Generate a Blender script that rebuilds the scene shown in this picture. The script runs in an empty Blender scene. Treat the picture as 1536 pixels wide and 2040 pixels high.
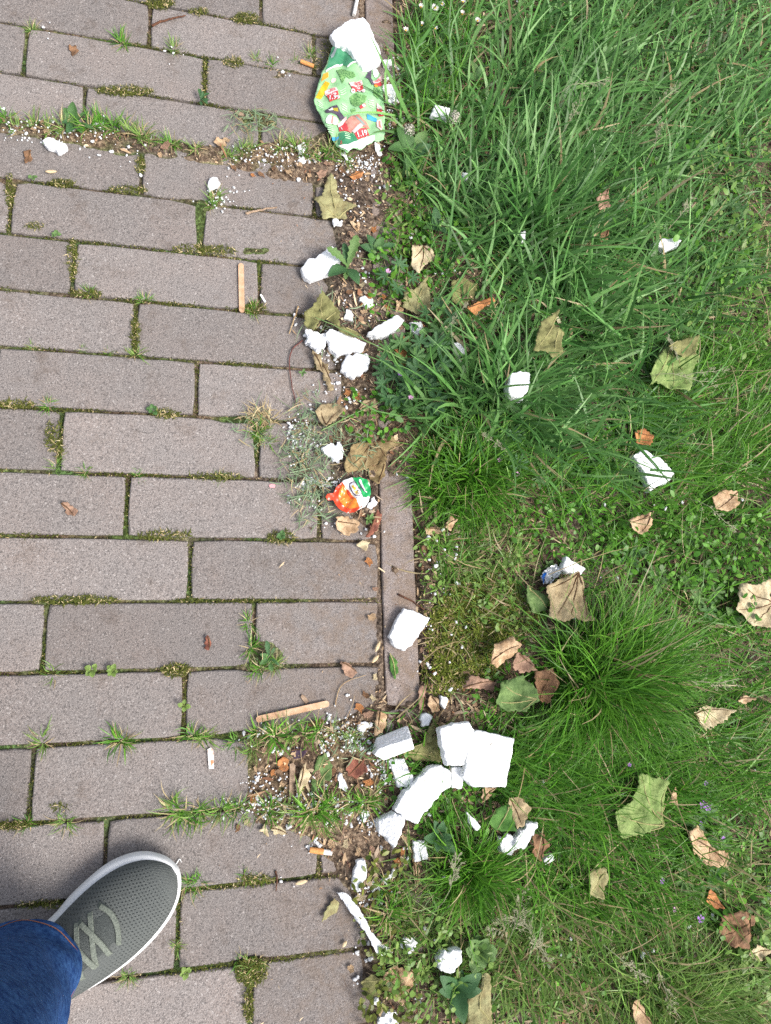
import bpy, bmesh, math, random
import numpy as np
from mathutils import Vector, Matrix
from mathutils.geometry import delaunay_2d_cdt

random.seed(7)
rng = np.random.default_rng(7)
S = bpy.context.scene
COL = S.collection

# ------------------------------------------------------------------ camera
CAM_H = 1.1559
CAM_R = (math.radians(13.2056), math.radians(-13.9634), math.radians(-1.7966))
FOC = 1450.0                      # focal length in photo pixels (photo 1536 x 2040)
cam = bpy.data.cameras.new('camera')
cam.sensor_fit = 'VERTICAL'; cam.sensor_height = 36.0; cam.lens = 36.0 * FOC / 2040.0
cam.clip_start = 0.02; cam.clip_end = 500
camo = bpy.data.objects.new('camera', cam); COL.objects.link(camo)
camo.location = (0, 0, CAM_H); camo.rotation_euler = CAM_R
S.camera = camo

# ------------------------------------------------------------------ sky, sun, exposure
SUN_EL, SUN_AZ = math.radians(52), math.radians(-38)      # azimuth measured from +x towards +y
w = bpy.data.worlds.new('World'); S.world = w; w.use_nodes = True
nt = w.node_tree
bg = nt.nodes['Background']
sky = nt.nodes.new('ShaderNodeTexSky'); sky.sky_type = 'NISHITA'; sky.sun_disc = False
sky.sun_elevation = SUN_EL; sky.sun_rotation = math.pi / 2 - SUN_AZ
sky.air_density = 1.0; sky.dust_density = 4.0; sky.ozone_density = 0.6
hs = nt.nodes.new('ShaderNodeHueSaturation'); hs.inputs['Saturation'].default_value = 0.50
nt.links.new(sky.outputs[0], hs.inputs['Color']); nt.links.new(hs.outputs[0], bg.inputs[0])
bg.inputs[1].default_value = 0.135
sun = bpy.data.lights.new('sun', 'SUN'); sun.energy = 2.1; sun.angle = math.radians(24); sun.color = (1, 0.95, 0.88)
suno = bpy.data.objects.new('sun', sun); COL.objects.link(suno)
sd = Vector((math.cos(SUN_EL) * math.cos(SUN_AZ), math.cos(SUN_EL) * math.sin(SUN_AZ), math.sin(SUN_EL)))
suno.rotation_euler = (-sd).to_track_quat('-Z', 'Y').to_euler(); suno.location = sd * 5
S.view_settings.view_transform = 'Standard'; S.view_settings.look = 'None'
S.view_settings.gamma = 1; S.view_settings.use_curve_mapping = False
S.view_settings.exposure = 0.76
try:
    S.cycles.use_denoising = False
    S.cycles.max_bounces = 6; S.cycles.transparent_max_bounces = 6
except Exception:
    pass

# ------------------------------------------------------------------ helpers
def _rot(rx, ry, rz):
    cx, sx, cy, sy, cz, sz = math.cos(rx), math.sin(rx), math.cos(ry), math.sin(ry), math.cos(rz), math.sin(rz)
    X = np.array([[1, 0, 0], [0, cx, -sx], [0, sx, cx]]); Y = np.array([[cy, 0, sy], [0, 1, 0], [-sy, 0, cy]])
    return np.array([[cz, -sz, 0], [sz, cz, 0], [0, 0, 1]]) @ Y @ X
RM = _rot(*CAM_R)
def G(px, py, z=0.0):
    """photo pixel -> point of the place at height z"""
    px, py = np.asarray(px, float), np.asarray(py, float)
    d = np.stack([(px - 768) / FOC, -(py - 1020) / FOC, -np.ones_like(px)], -1) @ RM.T
    t = (z - CAM_H) / d[..., 2]
    return np.array([0, 0, CAM_H]) + d * t[..., None]
def PX(x, y, z=0.0):
    """point of the place -> photo pixel (used to read the survey tables below)"""
    p = np.stack([np.asarray(x, float), np.asarray(y, float), np.full(np.shape(x), z) - CAM_H], -1) @ RM
    return 768 - FOC * p[..., 0] / p[..., 2], 1020 + FOC * p[..., 1] / p[..., 2]

_LAT = rng.random((256, 256))
def vnoise(x, y, f, seed=0):
    x = np.asarray(x, float) * f + seed * 17.3; y = np.asarray(y, float) * f + seed * 31.7
    xi = np.floor(x).astype(int); yi = np.floor(y).astype(int); u = x - xi; v = y - yi
    u = u * u * (3 - 2 * u); v = v * v * (3 - 2 * v)
    a = _LAT[xi & 255, yi & 255]; b = _LAT[(xi + 1) & 255, yi & 255]; c = _LAT[xi & 255, (yi + 1) & 255]; d = _LAT[(xi + 1) & 255, (yi + 1) & 255]
    return ((a * (1 - u) + b * u) * (1 - v) + (c * (1 - u) + d * u) * v) * 2 - 1
def fbm(x, y, f, o=3, seed=0):
    return sum(vnoise(x, y, f * 2 ** k, seed + k) * .5 ** k for k in range(o))
def sm(a, b, x):
    t = np.clip((np.asarray(x, float) - a) / (b - a), 0, 1); return t * t * (3 - 2 * t)

def link(o, parent=None):
    COL.objects.link(o)
    if parent is not None: o.parent = parent
    return o
def mesh_big(name, v, loops, nper, cols=None, smooth=True):
    me = bpy.data.meshes.new(name)
    nf = len(loops) // nper
    me.vertices.add(len(v)); me.vertices.foreach_set('co', np.asarray(v, np.float32).ravel())
    me.loops.add(len(loops)); me.loops.foreach_set('vertex_index', np.asarray(loops, np.int32))
    me.polygons.add(nf); me.polygons.foreach_set('loop_start', np.arange(nf, dtype=np.int32) * nper)
    me.polygons.foreach_set('use_smooth', np.full(nf, smooth))
    if cols is not None:
        at = me.color_attributes.new('Col', 'FLOAT_COLOR', 'POINT')
        c = np.ones((len(v), 4), np.float32); c[:, :3] = cols; at.data.foreach_set('color', c.ravel())
    me.update(calc_edges=True); me.validate()
    return me
def obj(name, v, f, m, parent=None, origin=None, smooth=False, cols=None):
    """one mesh object; vertices in world space, origin moved to its base (or to the parent's)"""
    v = np.asarray(v, float)
    if parent is not None: org = np.array(parent['_o'])
    elif origin is not None: org = np.asarray(origin, float)
    else: org = np.array([v[:, 0].mean(), v[:, 1].mean(), v[:, 2].min()])
    me = bpy.data.meshes.new(name)
    me.from_pydata((v - org).tolist(), [], [list(map(int, q)) for q in f])
    if smooth: me.polygons.foreach_set('use_smooth', [True] * len(me.polygons))
    if cols is not None:
        at = me.color_attributes.new('Col', 'FLOAT_COLOR', 'POINT')
        c = np.ones((len(v), 4), np.float32); c[:, :3] = cols; at.data.foreach_set('color', c.ravel())
    me.materials.append(m)
    o = bpy.data.objects.new(name, me); link(o, parent)
    if parent is None: o.location = org
    o['_o'] = org.tolist()
    return o
def empty(name, org):
    o = bpy.data.objects.new(name, None); link(o); o.empty_display_size = .02
    o.location = tuple(float(q) for q in org); o['_o'] = [float(q) for q in org]; return o
def tag(o, label, cat, group=None):
    o['label'] = label; o['category'] = cat
    if group: o['group'] = group
    return o
def lin(r, g, b, k=1.0):
    f = lambda c: ((c / 255 + .055) / 1.055) ** 2.4 if c > 10 else c / 255 / 12.92
    return (f(r) * k, f(g) * k, f(b) * k)

# ------------------------------------------------------------------ materials
def N(nt, typ, **kw):
    n = nt.nodes.new(typ)
    for k, v in kw.items():
        if k in n.inputs: n.inputs[k].default_value = v
        else: setattr(n, k, v)
    return n
def mat(name, col, col2=None, scale=60, rough=.8, bump=0, bscale=300, spec=.3, transl=0, attr=False, detail=4, coat=0, metal=0, contrast=(.35, .65)):
    m = bpy.data.materials.new(name); m.use_nodes = True
    t = m.node_tree; p = t.nodes['Principled BSDF']
    p.inputs['Roughness'].default_value = rough; p.inputs['Specular IOR Level'].default_value = spec
    p.inputs['Metallic'].default_value = metal; p.inputs['Coat Weight'].default_value = coat
    tc = N(t, 'ShaderNodeTexCoord')
    if attr:
        src = N(t, 'ShaderNodeAttribute', attribute_name='Col').outputs['Color']
    elif col2 is None:
        src = None; p.inputs['Base Color'].default_value = (*col, 1)
    else:
        src = None
    if col2 is not None:
        nz = N(t, 'ShaderNodeTexNoise', Scale=scale, Detail=detail, Roughness=.6)
        t.links.new(tc.outputs['Object'], nz.inputs['Vector'])
        rp = N(t, 'ShaderNodeMapRange'); rp.inputs[1].default_value = contrast[0]; rp.inputs[2].default_value = contrast[1]
        t.links.new(nz.outputs['Fac'], rp.inputs[0])
        mx = N(t, 'ShaderNodeMix', data_type='RGBA')
        t.links.new(rp.outputs[0], mx.inputs[0]); mx.inputs[6].default_value = (*col, 1); mx.inputs[7].default_value = (*col2, 1)
        if attr:
            mm = N(t, 'ShaderNodeMix', data_type='RGBA', blend_type='MULTIPLY'); mm.inputs[0].default_value = 1
            t.links.new(src, mm.inputs[6]); t.links.new(mx.outputs[2], mm.inputs[7]); src = mm.outputs[2]
        else: src = mx.outputs[2]
    if src is not None: t.links.new(src, p.inputs['Base Color'])
    if bump:
        nb = N(t, 'ShaderNodeTexNoise', Scale=bscale, Detail=3)
        t.links.new(tc.outputs['Object'], nb.inputs['Vector'])
        b = N(t, 'ShaderNodeBump', Strength=bump, Distance=.002)
        t.links.new(nb.outputs['Fac'], b.inputs['Height']); t.links.new(b.outputs[0], p.inputs['Normal'])
    if transl:
        tr = N(t, 'ShaderNodeBsdfTranslucent'); ms = N(t, 'ShaderNodeMixShader'); ms.inputs[0].default_value = transl
        if src is not None: t.links.new(src, tr.inputs[0])
        else: tr.inputs[0].default_value = (*col, 1)
        out = t.nodes['Material Output']
        t.links.new(p.outputs[0], ms.inputs[1]); t.links.new(tr.outputs[0], ms.inputs[2]); t.links.new(ms.outputs[0], out.inputs[0])
    return m

def stone_mat(name, base, dark, light, pink):
    """concrete paver: fine exposed sand and grit, broad blotches, a slight tone of its own per stone"""
    m = bpy.data.materials.new(name); m.use_nodes = True; t = m.node_tree; p = t.nodes['Principled BSDF']
    p.inputs['Roughness'].default_value = .88; p.inputs['Specular IOR Level'].default_value = .25
    geo = N(t, 'ShaderNodeNewGeometry'); oi = N(t, 'ShaderNodeObjectInfo')
    def noise(sc, det=3, ro=.6):
        n = N(t, 'ShaderNodeTexNoise', Scale=sc, Detail=det, Roughness=ro); t.links.new(geo.outputs['Position'], n.inputs['Vector']); return n.outputs['Fac']
    def ramp(src, a, b, hi=1.0):
        r = N(t, 'ShaderNodeMapRange'); r.inputs[1].default_value = a; r.inputs[2].default_value = b; r.inputs[4].default_value = hi; t.links.new(src, r.inputs[0]); return r.outputs[0]
    def mix(a, b, f, mode='MIX'):
        x = N(t, 'ShaderNodeMix', data_type='RGBA', blend_type=mode)
        for k, q in ((6, a), (7, b)):
            if isinstance(q, tuple): x.inputs[k].default_value = (*q, 1)
            else: t.links.new(q, x.inputs[k])
        if isinstance(f, float): x.inputs[0].default_value = f
        else: t.links.new(f, x.inputs[0])
        return x.outputs[2]
    c = mix(base, pink, ramp(noise(9, 4), .40, .66))
    c = mix(c, dark, ramp(noise(480, 2), .50, .66, .80))
    c = mix(c, light, ramp(noise(560, 2), .54, .70, .80))
    v = N(t, 'ShaderNodeTexVoronoi', Scale=420.0); t.links.new(geo.outputs['Position'], v.inputs['Vector'])
    sep = N(t, 'ShaderNodeSeparateColor'); t.links.new(v.outputs['Color'], sep.inputs[0])
    c = mix(c, dark, ramp(sep.outputs[0], .93, .96, .6))
    c = mix(c, light, ramp(sep.outputs[1], .985, .99, .7))
    c = mix(c, (0.105, 0.075, 0.055), ramp(noise(17, 5, .7), .56, .76, .60))
    c = mix(c, (0.075, 0.068, 0.062), ramp(noise(46, 5, .7), .64, .76, .55))     # brown stains with shapes of their own
    sx_ = N(t, 'ShaderNodeSeparateXYZ'); t.links.new(geo.outputs['Position'], sx_.inputs[0])                     # trodden-in soil, patchy, along the kerb
    ms_ = N(t, 'ShaderNodeMath', operation='MULTIPLY'); t.links.new(ramp(sx_.outputs[0], .06, .27), ms_.inputs[0]); t.links.new(ramp(noise(26, 6, .75), .42, .62, .75), ms_.inputs[1])
    c = mix(c, (0.20, 0.145, 0.105), ms_.outputs[0])
    tone = N(t, 'ShaderNodeMapRange'); tone.inputs[3].default_value = .82; tone.inputs[4].default_value = 1.10
    t.links.new(oi.outputs['Random'], tone.inputs[0])
    cm = N(t, 'ShaderNodeCombineColor')
    for k in range(3): t.links.new(tone.outputs[0], cm.inputs[k])
    c = mix(c, cm.outputs[0], 1.0, 'MULTIPLY')
    t.links.new(c, p.inputs['Base Color'])
    b = N(t, 'ShaderNodeBump', Strength=.75, Distance=.0016)
    a = N(t, 'ShaderNodeMath', operation='ADD'); t.links.new(noise(480, 2), a.inputs[0]); t.links.new(noise(120, 3), a.inputs[1])
    t.links.new(a.outputs[0], b.inputs['Height']); t.links.new(b.outputs[0], p.inputs['Normal'])
    return m
M_PAVER = stone_mat('paver_concrete', (.226, .204, .195), (.095, .086, .083), (.40, .37, .355), (.250, .214, .198))
M_KERB = stone_mat('kerb_concrete', (.250, .212, .198), (.10, .086, .082), (.43, .39, .37), (.285, .232, .210))

def soil_mat():
    m = bpy.data.materials.new('soil'); m.use_nodes = True; t = m.node_tree; p = t.nodes['Principled BSDF']
    p.inputs['Roughness'].default_value = .95; p.inputs['Specular IOR Level'].default_value = .15
    geo = N(t, 'ShaderNodeNewGeometry'); at = N(t, 'ShaderNodeAttribute', attribute_name='Col')
    def noise(sc, det=4):
        n = N(t, 'ShaderNodeTexNoise', Scale=sc, Detail=det, Roughness=.65); t.links.new(geo.outputs['Position'], n.inputs['Vector']); return n.outputs['Fac']
    r = N(t, 'ShaderNodeValToRGB'); t.links.new(noise(170, 5), r.inputs[0])
    e = r.color_ramp.elements
    e[0].position = .34; e[0].color = (.045, .032, .024, 1); e[1].position = .68; e[1].color = (.38, .29, .21, 1)
    q = e.new(.5); q.color = (.150, .108, .078, 1)
    mx = N(t, 'ShaderNodeMix', data_type='RGBA', blend_type='MULTIPLY'); mx.inputs[0].default_value = 1
    t.links.new(r.outputs[0], mx.inputs[6]); t.links.new(at.outputs[0], mx.inputs[7])
    t.links.new(mx.outputs[2], p.inputs['Base Color'])
    b = N(t, 'ShaderNodeBump', Strength=1.0, Distance=.004); t.links.new(noise(220, 5), b.inputs['Height']); t.links.new(b.outputs[0], p.inputs['Normal'])
    return m
M_SOIL = soil_mat()

def foam_mat():
    m = bpy.data.materials.new('white_foam'); m.use_nodes = True; t = m.node_tree; p = t.nodes['Principled BSDF']
    p.inputs['Base Color'].default_value = (.84, .855, .88, 1); p.inputs['Roughness'].default_value = .7; p.inputs['Specular IOR Level'].default_value = .35
    p.inputs['Subsurface Weight'].default_value = 0
    tc = N(t, 'ShaderNodeTexCoord'); v = N(t, 'ShaderNodeTexVoronoi', Scale=300.0); t.links.new(tc.outputs['Object'], v.inputs['Vector'])
    b = N(t, 'ShaderNodeBump', Strength=.6, Distance=.0018, invert=True); t.links.new(v.outputs['Distance'], b.inputs['Height']); t.links.new(b.outputs[0], p.inputs['Normal'])
    return m
M_FOAM = foam_mat()
M_GRASS = mat('grass_blade', (1, 1, 1), attr=True, rough=.42, spec=.4, transl=.30)
M_MOSS = mat('moss', (1, 1, 1), attr=True, rough=.85, spec=.1, transl=.15)
M_FLAKE = mat('litter_flake', (1, 1, 1), attr=True, rough=.9, spec=.15)
M_WOOD = mat('light_wood', lin(226, 190, 158, .85), lin(200, 158, 122, .85), scale=90, rough=.65, bump=.2, bscale=200)
M_WOODG = mat('weathered_wood', lin(190, 165, 140, .8), lin(130, 108, 90, .8), scale=120, rough=.9, bump=.5, bscale=300)
M_BARK = mat('twig_bark', lin(120, 82, 62, .8), lin(70, 48, 38, .8), scale=200, rough=.9, bump=.5, bscale=400)
M_STRAW = mat('dry_straw', lin(205, 180, 140, .8), lin(165, 132, 95, .8), scale=150, rough=.8)
M_REDSTEM = mat('red_brown_stem', lin(135, 85, 78, .8), lin(95, 60, 55, .8), scale=200, rough=.7)

# ------------------------------------------------------------------ the setting: ground, pavement, kerb
KX0, KX1 = .2845, .3440
ROWY = [1.4165, 1.3162, 1.2158, 1.1201, 1.0182, .9165, .8161, .7161, .6186, .5192, .4219, .3201, .2202, .1227, .0211, -.0791, -.1821, -.2845, -.3869, -.4872, -.5875, -.6878]
ROWX = [.283, .082, .183, .282, .082, .181, .282, .083, .183, .283, .082, .184, .281, .080, .278, .077, .178, .279, .080, .180, .280]
# left limit (photo x) of the soil that has spilled over the paving, by photo y
_SY = [-200, 0, 60, 150, 240, 275, 292, 322, 340, 420, 480, 560, 640, 700, 760, 860, 950, 1040, 1100, 1200, 1310, 1400, 1440, 1470, 1600, 1640, 1665, 1720, 1760, 1850, 1920, 2040, 2300]
_SX = [700, 700, 712, 680, 660, 620, 470, 480, 640, 655, 665, 640, 628, 655, 675, 660, 660, 705, 750, 752, 750, 735, 660, 490, 475, 500, 600, 665, 680, 718, 712, 735, 740]
def kerb_cover(py):
    return np.interp(py, [-100, 130, 180, 380, 460, 560, 700, 830, 930, 985, 1400, 1450, 2300], [.15, .15, .9, .9, .62, .72, .62, .85, .7, .05, .05, .95, .95])
def soil_z(x, y):
    px, py = PX(x, y)
    n1 = fbm(x, y, 14, 3, 1); n2 = fbm(x, y, 60, 3, 5)
    lim = np.interp(py, _SY, _SX) + 16 * n1 + 14 * n2
    spill = sm(-26, 34, px - lim)
    jd = np.abs(y - (.9165 - .01 * sm(-.4, .3, x)))                        # the weedy joint near the top
    spill = np.maximum(spill, sm(.032, .012, jd + .008 * n1) * .95)
    for cx, cy, rx, ry in ((520, 840, 46, 30), (530, 1310, 48, 40), (425, 395, 34, 32), (600, 930, 30, 60), (420, 310, 80, 30), (500, 500, 60, 12), (560, 150, 50, 16), (520, 240, 70, 22)):
        r = np.hypot((px - cx) / rx, (py - cy) / ry); spill = np.maximum(spill, sm(1.25, .35, r + .55 * n2 + .25 * n1) * .72)
    left = -.0072 + .0112 * spill + .0030 * n2 * (.3 + spill) + .002 * n1
    kc = kerb_cover(py)
    onk = -.012 + .016 * sm(.25, .8, kc + .35 * n1 + .3 * n2 * 1.2) + .002 * n2
    right = .002 + .006 * n1 + .0045 * n2 + .012 * sm(.36, .6, x)
    z = np.where(x < KX0, left, np.where(x < KX1, onk, right))
    e = sm(KX1 - .004, KX1 + .02, x); z = np.where(x >= KX1 - .004, onk * (1 - e) + right * e, z)
    edge = sm(KX1 + .03, KX1, x) * sm(.1, .0, kc)                           # soil lies a little lower along the bare kerb
    return z - .006 * edge * (x > KX1)
fx = np.concatenate([[-60, -20, -8, -3, -1.5], np.arange(-.72, 1.62, .0042), [2.2, 4, 9, 20, 60]])
fy = np.concatenate([[-60, -20, -8, -3, -1.5], np.arange(-.80, 1.80, .0042), [2.4, 4, 9, 20, 60]])
XX, YY = np.meshgrid(fx, fy)
ZZ = soil_z(XX, YY)
far = np.maximum(sm(1.5, 2.5, np.abs(XX - .4)), sm(1.4, 2.4, np.abs(YY - .5)))
ZZ = ZZ * (1 - far) + np.where(XX < KX0, -.02, .0) * far
nx, ny = len(fx), len(fy)
idx = np.arange(nx * ny).reshape(ny, nx)
q = np.stack([idx[:-1, :-1], idx[:-1, 1:], idx[1:, 1:], idx[1:, :-1]], -1).reshape(-1)
mossy = np.clip(sm(.30, .05, XX) * (.45 + .9 * fbm(XX, YY, 25, 3, 40)) * sm(.004, -.003, ZZ), 0, 1)
soilc = np.stack([1 - .45 * mossy + .15 * vnoise(XX, YY, 9, 3), 1 + .20 * mossy + .10 * vnoise(XX, YY, 9, 3), 1 - .45 * mossy], -1)
soilc *= (.85 + .25 * vnoise(XX, YY, 30, 9))[..., None]
gm = mesh_big('ground', np.stack([XX, YY, ZZ], -1).reshape(-1, 3), q, 4, cols=np.clip(soilc, 0, 2).reshape(-1, 3), smooth=True)
gm.materials.append(M_SOIL)
ground = bpy.data.objects.new('ground', gm); link(ground); ground['kind'] = 'structure'

def paver_mesh(name, x0, x1, y0, y1, parent, m, zt, tilt, cr=.0032, depth=.06, chips=()):
    """stone with worn, wavering arrises: outline rings from the bed up to the top"""
    pts = []
    r = cr * random.uniform(.6, 1.3)
    def side(a, b, n): return [(a[0] + (b[0] - a[0]) * k / n, a[1] + (b[1] - a[1]) * k / n) for k in range(n)]
    nX = max(3, int((x1 - x0) / .024)); nY = max(3, int((y1 - y0) / .024))
    C = [(x0, y0), (x1, y0), (x1, y1), (x0, y1)]
    for k, n in zip(range(4), (nX, nY, nX, nY)):
        pts += side(C[k], C[(k + 1) % 4], n)
    pts = np.array(pts)
    cx, cy = (x0 + x1) / 2, (y0 + y1) / 2
    hx, hy = (x1 - x0) / 2, (y1 - y0) / 2
    out = []
    for px_, py_ in pts:
        dx, dy = hx - abs(px_ - cx), hy - abs(py_ - cy)
        sx, sy = np.sign(px_ - cx), np.sign(py_ - cy)
        ins = .0012 * random.random()
        if dx < r and dy < r * 2.4:                       # worn corner
            k = (1 - dy / (r * 2.4)); px_ -= sx * r * .55 * k
        if dy < r and dx < r * 2.4:
            k = (1 - dx / (r * 2.4)); py_ -= sy * r * .55 * k
        if dx < 1e-6: px_ -= sx * ins
        if dy < 1e-6: py_ -= sy * ins
        for (qx, qy, qr) in chips:
            d = math.hypot(px_ - qx, py_ - qy)
            if d < qr:
                px_ += (cx - px_) * .05 * (1 - d / qr); py_ += (cy - py_) * .14 * (1 - d / qr)
        out.append((px_, py_))
    out = np.array(out); n = len(out); c = np.array([cx, cy])
    dirv = (c - out); nrm = np.stack([np.sign(dirv[:, 0]) * (np.abs(dirv[:, 0]) > hx - .012), np.sign(dirv[:, 1]) * (np.abs(dirv[:, 1]) > hy - .012)], 1)
    jit = .0006 * rng.standard_normal((n, 1))
    rings = [(out + nrm * 0, -depth), (out, -.0030), (out + nrm * (.0006 + np.abs(jit)), -.0010), (out + nrm * (.0018 + np.abs(jit)), -.0002), (out + nrm * .005, 0)]
    V = []
    for o2, z in rings:
        zz = zt + z + tilt[0] * (o2[:, 0] - cx) + tilt[1] * (o2[:, 1] - cy)
        V.append(np.column_stack([o2, zz]))
    V = np.concatenate(V); Fc = []
    for k in range(len(rings) - 1):
        for i in range(n):
            j = (i + 1) % n; Fc.append((k * n + i, k * n + j, (k + 1) * n + j, (k + 1) * n + i))
    Fc.append(tuple((len(rings) - 1) * n + i for i in range(n)))
    return obj(name, V, Fc, m, parent, smooth=False)

pavement = obj('pavement', [(-.9, -.8, -.075), (.345, -.8, -.075), (.345, 1.5, -.075), (-.9, 1.5, -.075)], [(0, 1, 2, 3)], M_SOIL, origin=(0, 0, -.075))
pavement['kind'] = 'structure'
chip_px = [(400, 432, .03), (410, 470, .02), (478, 850, .035), (455, 850, .02), (515, 880, .02), (385, 400, .02), (500, 1340, .02), (360, 390, .015), (470, 1480, .03), (500, 1930, .03), (20, 360, .012)]
chips = [(*G(a, b)[:2], c) for a, b, c in chip_px]
for k in range(len(ROWY) - 1):
    yt, yb = ROWY[k], ROWY[k + 1]
    xs = sorted([KX0 - .003] + [ROWX[k] - .3 * q_ for q_ in range(5) if -.95 < ROWX[k] - .3 * q_ < KX0 - .02])
    for a, b in zip(xs[:-1], xs[1:]):
        j = random.uniform(.0017, .0026)
        sink = -.0025 * sm(.1, .25, (a + b) / 2)
        paver_mesh('paver', a + j, b - j * (.35 if b > KX0 - .01 else 1), yb + j * random.uniform(.8, 1.2), yt - j * random.uniform(.8, 1.2), pavement, M_PAVER,
                   random.uniform(-.0012, .0012) + sink, (random.uniform(-.006, .006), random.uniform(-.012, .012)), chips=chips)
kerb = obj('kerb', [(KX0, -.8, -.08), (KX1, -.8, -.08), (KX1, 1.6, -.08), (KX0, 1.6, -.08)], [(0, 1, 2, 3)], M_SOIL, origin=(KX0, 0, -.08))
kerb['kind'] = 'structure'
for y0, y1 in ((-.8, -.048), (-.048, .952), (.952, 1.6)):
    paver_mesh('kerb_stone', KX0 + .0015, KX1, y0 + .002, y1 - .002, kerb, M_KERB, .0015, (0, 0), cr=.004, depth=.07)

# ------------------------------------------------------------------ small mesh builders
def inside(poly, P):
    x, y = P[:, 0], P[:, 1]; r = np.zeros(len(P), bool); n = len(poly)
    for i in range(n):
        x1, y1 = poly[i]; x2, y2 = poly[(i + 1) % n]
        c = ((y1 > y) != (y2 > y)) & (x < (x2 - x1) * (y - y1) / (y2 - y1 + 1e-12) + x1); r ^= c
    return r
def densify(poly, step, jit=0., sharp=0.):
    out = []; n = len(poly)
    for i in range(n):
        a, b = np.array(poly[i]), np.array(poly[(i + 1) % n]); L = np.hypot(*(b - a)); k = max(1, int(round(L / step)))
        d = (b - a) / max(L, 1e-9); nn = np.array([-d[1], d[0]])
        for q_ in range(k):
            p = a + (b - a) * q_ / k
            if q_: p = p + nn * (rng.standard_normal() * jit + (sharp if q_ % 2 else -sharp))
            out.append(p)
    return np.array(out)
def sheet(poly, step, jit=0., sharp=0.):
    """triangulated sheet inside an outline: returns 2-D points and triangles"""
    o = densify(poly, step, jit, sharp); lo, hi = o.min(0), o.max(0)
    gx, gy = np.meshgrid(np.arange(lo[0], hi[0], step), np.arange(lo[1], hi[1], step))
    gp = np.column_stack([gx.ravel(), gy.ravel()]) + rng.uniform(-.25, .25, (gx.size, 2)) * step
    gp = gp[inside(o, gp)]
    if len(gp):
        d = np.min(np.hypot(gp[:, None, 0] - o[None, :, 0], gp[:, None, 1] - o[None, :, 1]), 1); gp = gp[d > step * .45]
    pts = [Vector(p) for p in o] + [Vector(p) for p in gp]
    ed = [(i, (i + 1) % len(o)) for i in range(len(o))]
    r = delaunay_2d_cdt(pts, ed, [], 1, 1e-7)
    P = np.array([tuple(v) for v in r[0]]); Fc = [tuple(f) for f in r[2]]
    out = []
    for f in Fc:
        a, b, c = P[f[0]], P[f[1]], P[f[2]]
        out.append(f if (b[0] - a[0]) * (c[1] - a[1]) - (b[1] - a[1]) * (c[0] - a[0]) > 0 else f[::-1])
    return P, out
def tube(pts, rad, n=6, taper=1.0):
    pts = np.array(pts, float); V = []; Fc = []
    for i, p in enumerate(pts):
        t = pts[min(i + 1, len(pts) - 1)] - pts[max(i - 1, 0)]; t /= np.linalg.norm(t) + 1e-12
        u = np.cross(t, [0, 0, 1.]);
        if np.linalg.norm(u) < .1: u = np.cross(t, [0, 1., 0])
        u /= np.linalg.norm(u); v = np.cross(t, u); r = rad * (1 + (taper - 1) * i / max(1, len(pts) - 1)) if np.isscalar(rad) else rad[i]
        for k in range(n):
            a = 2 * math.pi * k / n; V.append(p + r * (math.cos(a) * u + math.sin(a) * v))
    for i in range(len(pts) - 1):
        for k in range(n): Fc.append((i * n + k, i * n + (k + 1) % n, (i + 1) * n + (k + 1) % n, (i + 1) * n + k))
    Fc.append(tuple(range(n))[::-1]); Fc.append(tuple((len(pts) - 1) * n + k for k in range(n)))
    return np.array(V), Fc
def smoothline(pts, n):
    pts = np.array(pts, float); k = len(pts); t = np.linspace(0, k - 1, n); out = []
    for q_ in t:
        i = min(int(q_), k - 2); f = q_ - i; p0, p1, p2, p3 = pts[max(i - 1, 0)], pts[i], pts[i + 1], pts[min(i + 2, k - 1)]
        out.append(.5 * ((2 * p1) + (-p0 + p2) * f + (2 * p0 - 5 * p1 + 4 * p2 - p3) * f * f + (-p0 + 3 * p1 - 3 * p2 + p3) * f ** 3))
    return np.array(out)

def blades(xy, z, L, W, az, lean, bend, col, seg=4):
    """grass blades as tapered curved strips; returns verts, quad loops, colours"""
    n = len(xy); t = np.linspace(0, 1, seg + 1); th = np.zeros((n, seg + 1)); pos = np.zeros((n, seg + 1, 3)); pos[:, 0, :2] = xy; pos[:, 0, 2] = z
    cv = rng.normal(0, .75, n); tw = rng.normal(0, .5, n); side = np.stack([-np.sin(az + tw), np.cos(az + tw), rng.normal(0, .25, n)], 1)
    for k in range(1, seg + 1):
        a = lean + bend * (t[k] - .5 / seg); ds = L / seg
        ak = az + cv * (t[k] - .5 / seg); pos[:, k, :2] = pos[:, k - 1, :2] + np.stack([np.cos(ak), np.sin(ak)], 1) * (np.sin(a) * ds)[:, None]; pos[:, k, 2] = pos[:, k - 1, 2] + np.cos(a) * ds
    pos[..., 2] = np.maximum(pos[..., 2], np.asarray(z)[:, None] + .002 + .004 * rng.random((n, 1)))
    wp = np.array([.75, 1., .95, .75, .42, .15, .05])[:seg + 1] if seg > 3 else np.array([.8, 1, .6, .08])
    if seg == 4: wp = np.array([.7, 1, .92, .62, .06])
    wv = W[:, None, None] * wp[None, :, None] * .5 * side[:, None, :]
    V = np.stack([pos - wv, pos + wv], 2).reshape(n, -1, 3)
    base = (np.arange(n) * 2 * (seg + 1))[:, None, None]
    quad = np.array([[2 * k, 2 * k + 1, 2 * k + 3, 2 * k + 2] for k in range(seg)])[None]
    loops = (base + quad).reshape(-1)
    C = np.repeat(col, 2 * (seg + 1), axis=0)
    return V.reshape(-1, 3), loops, C
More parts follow.
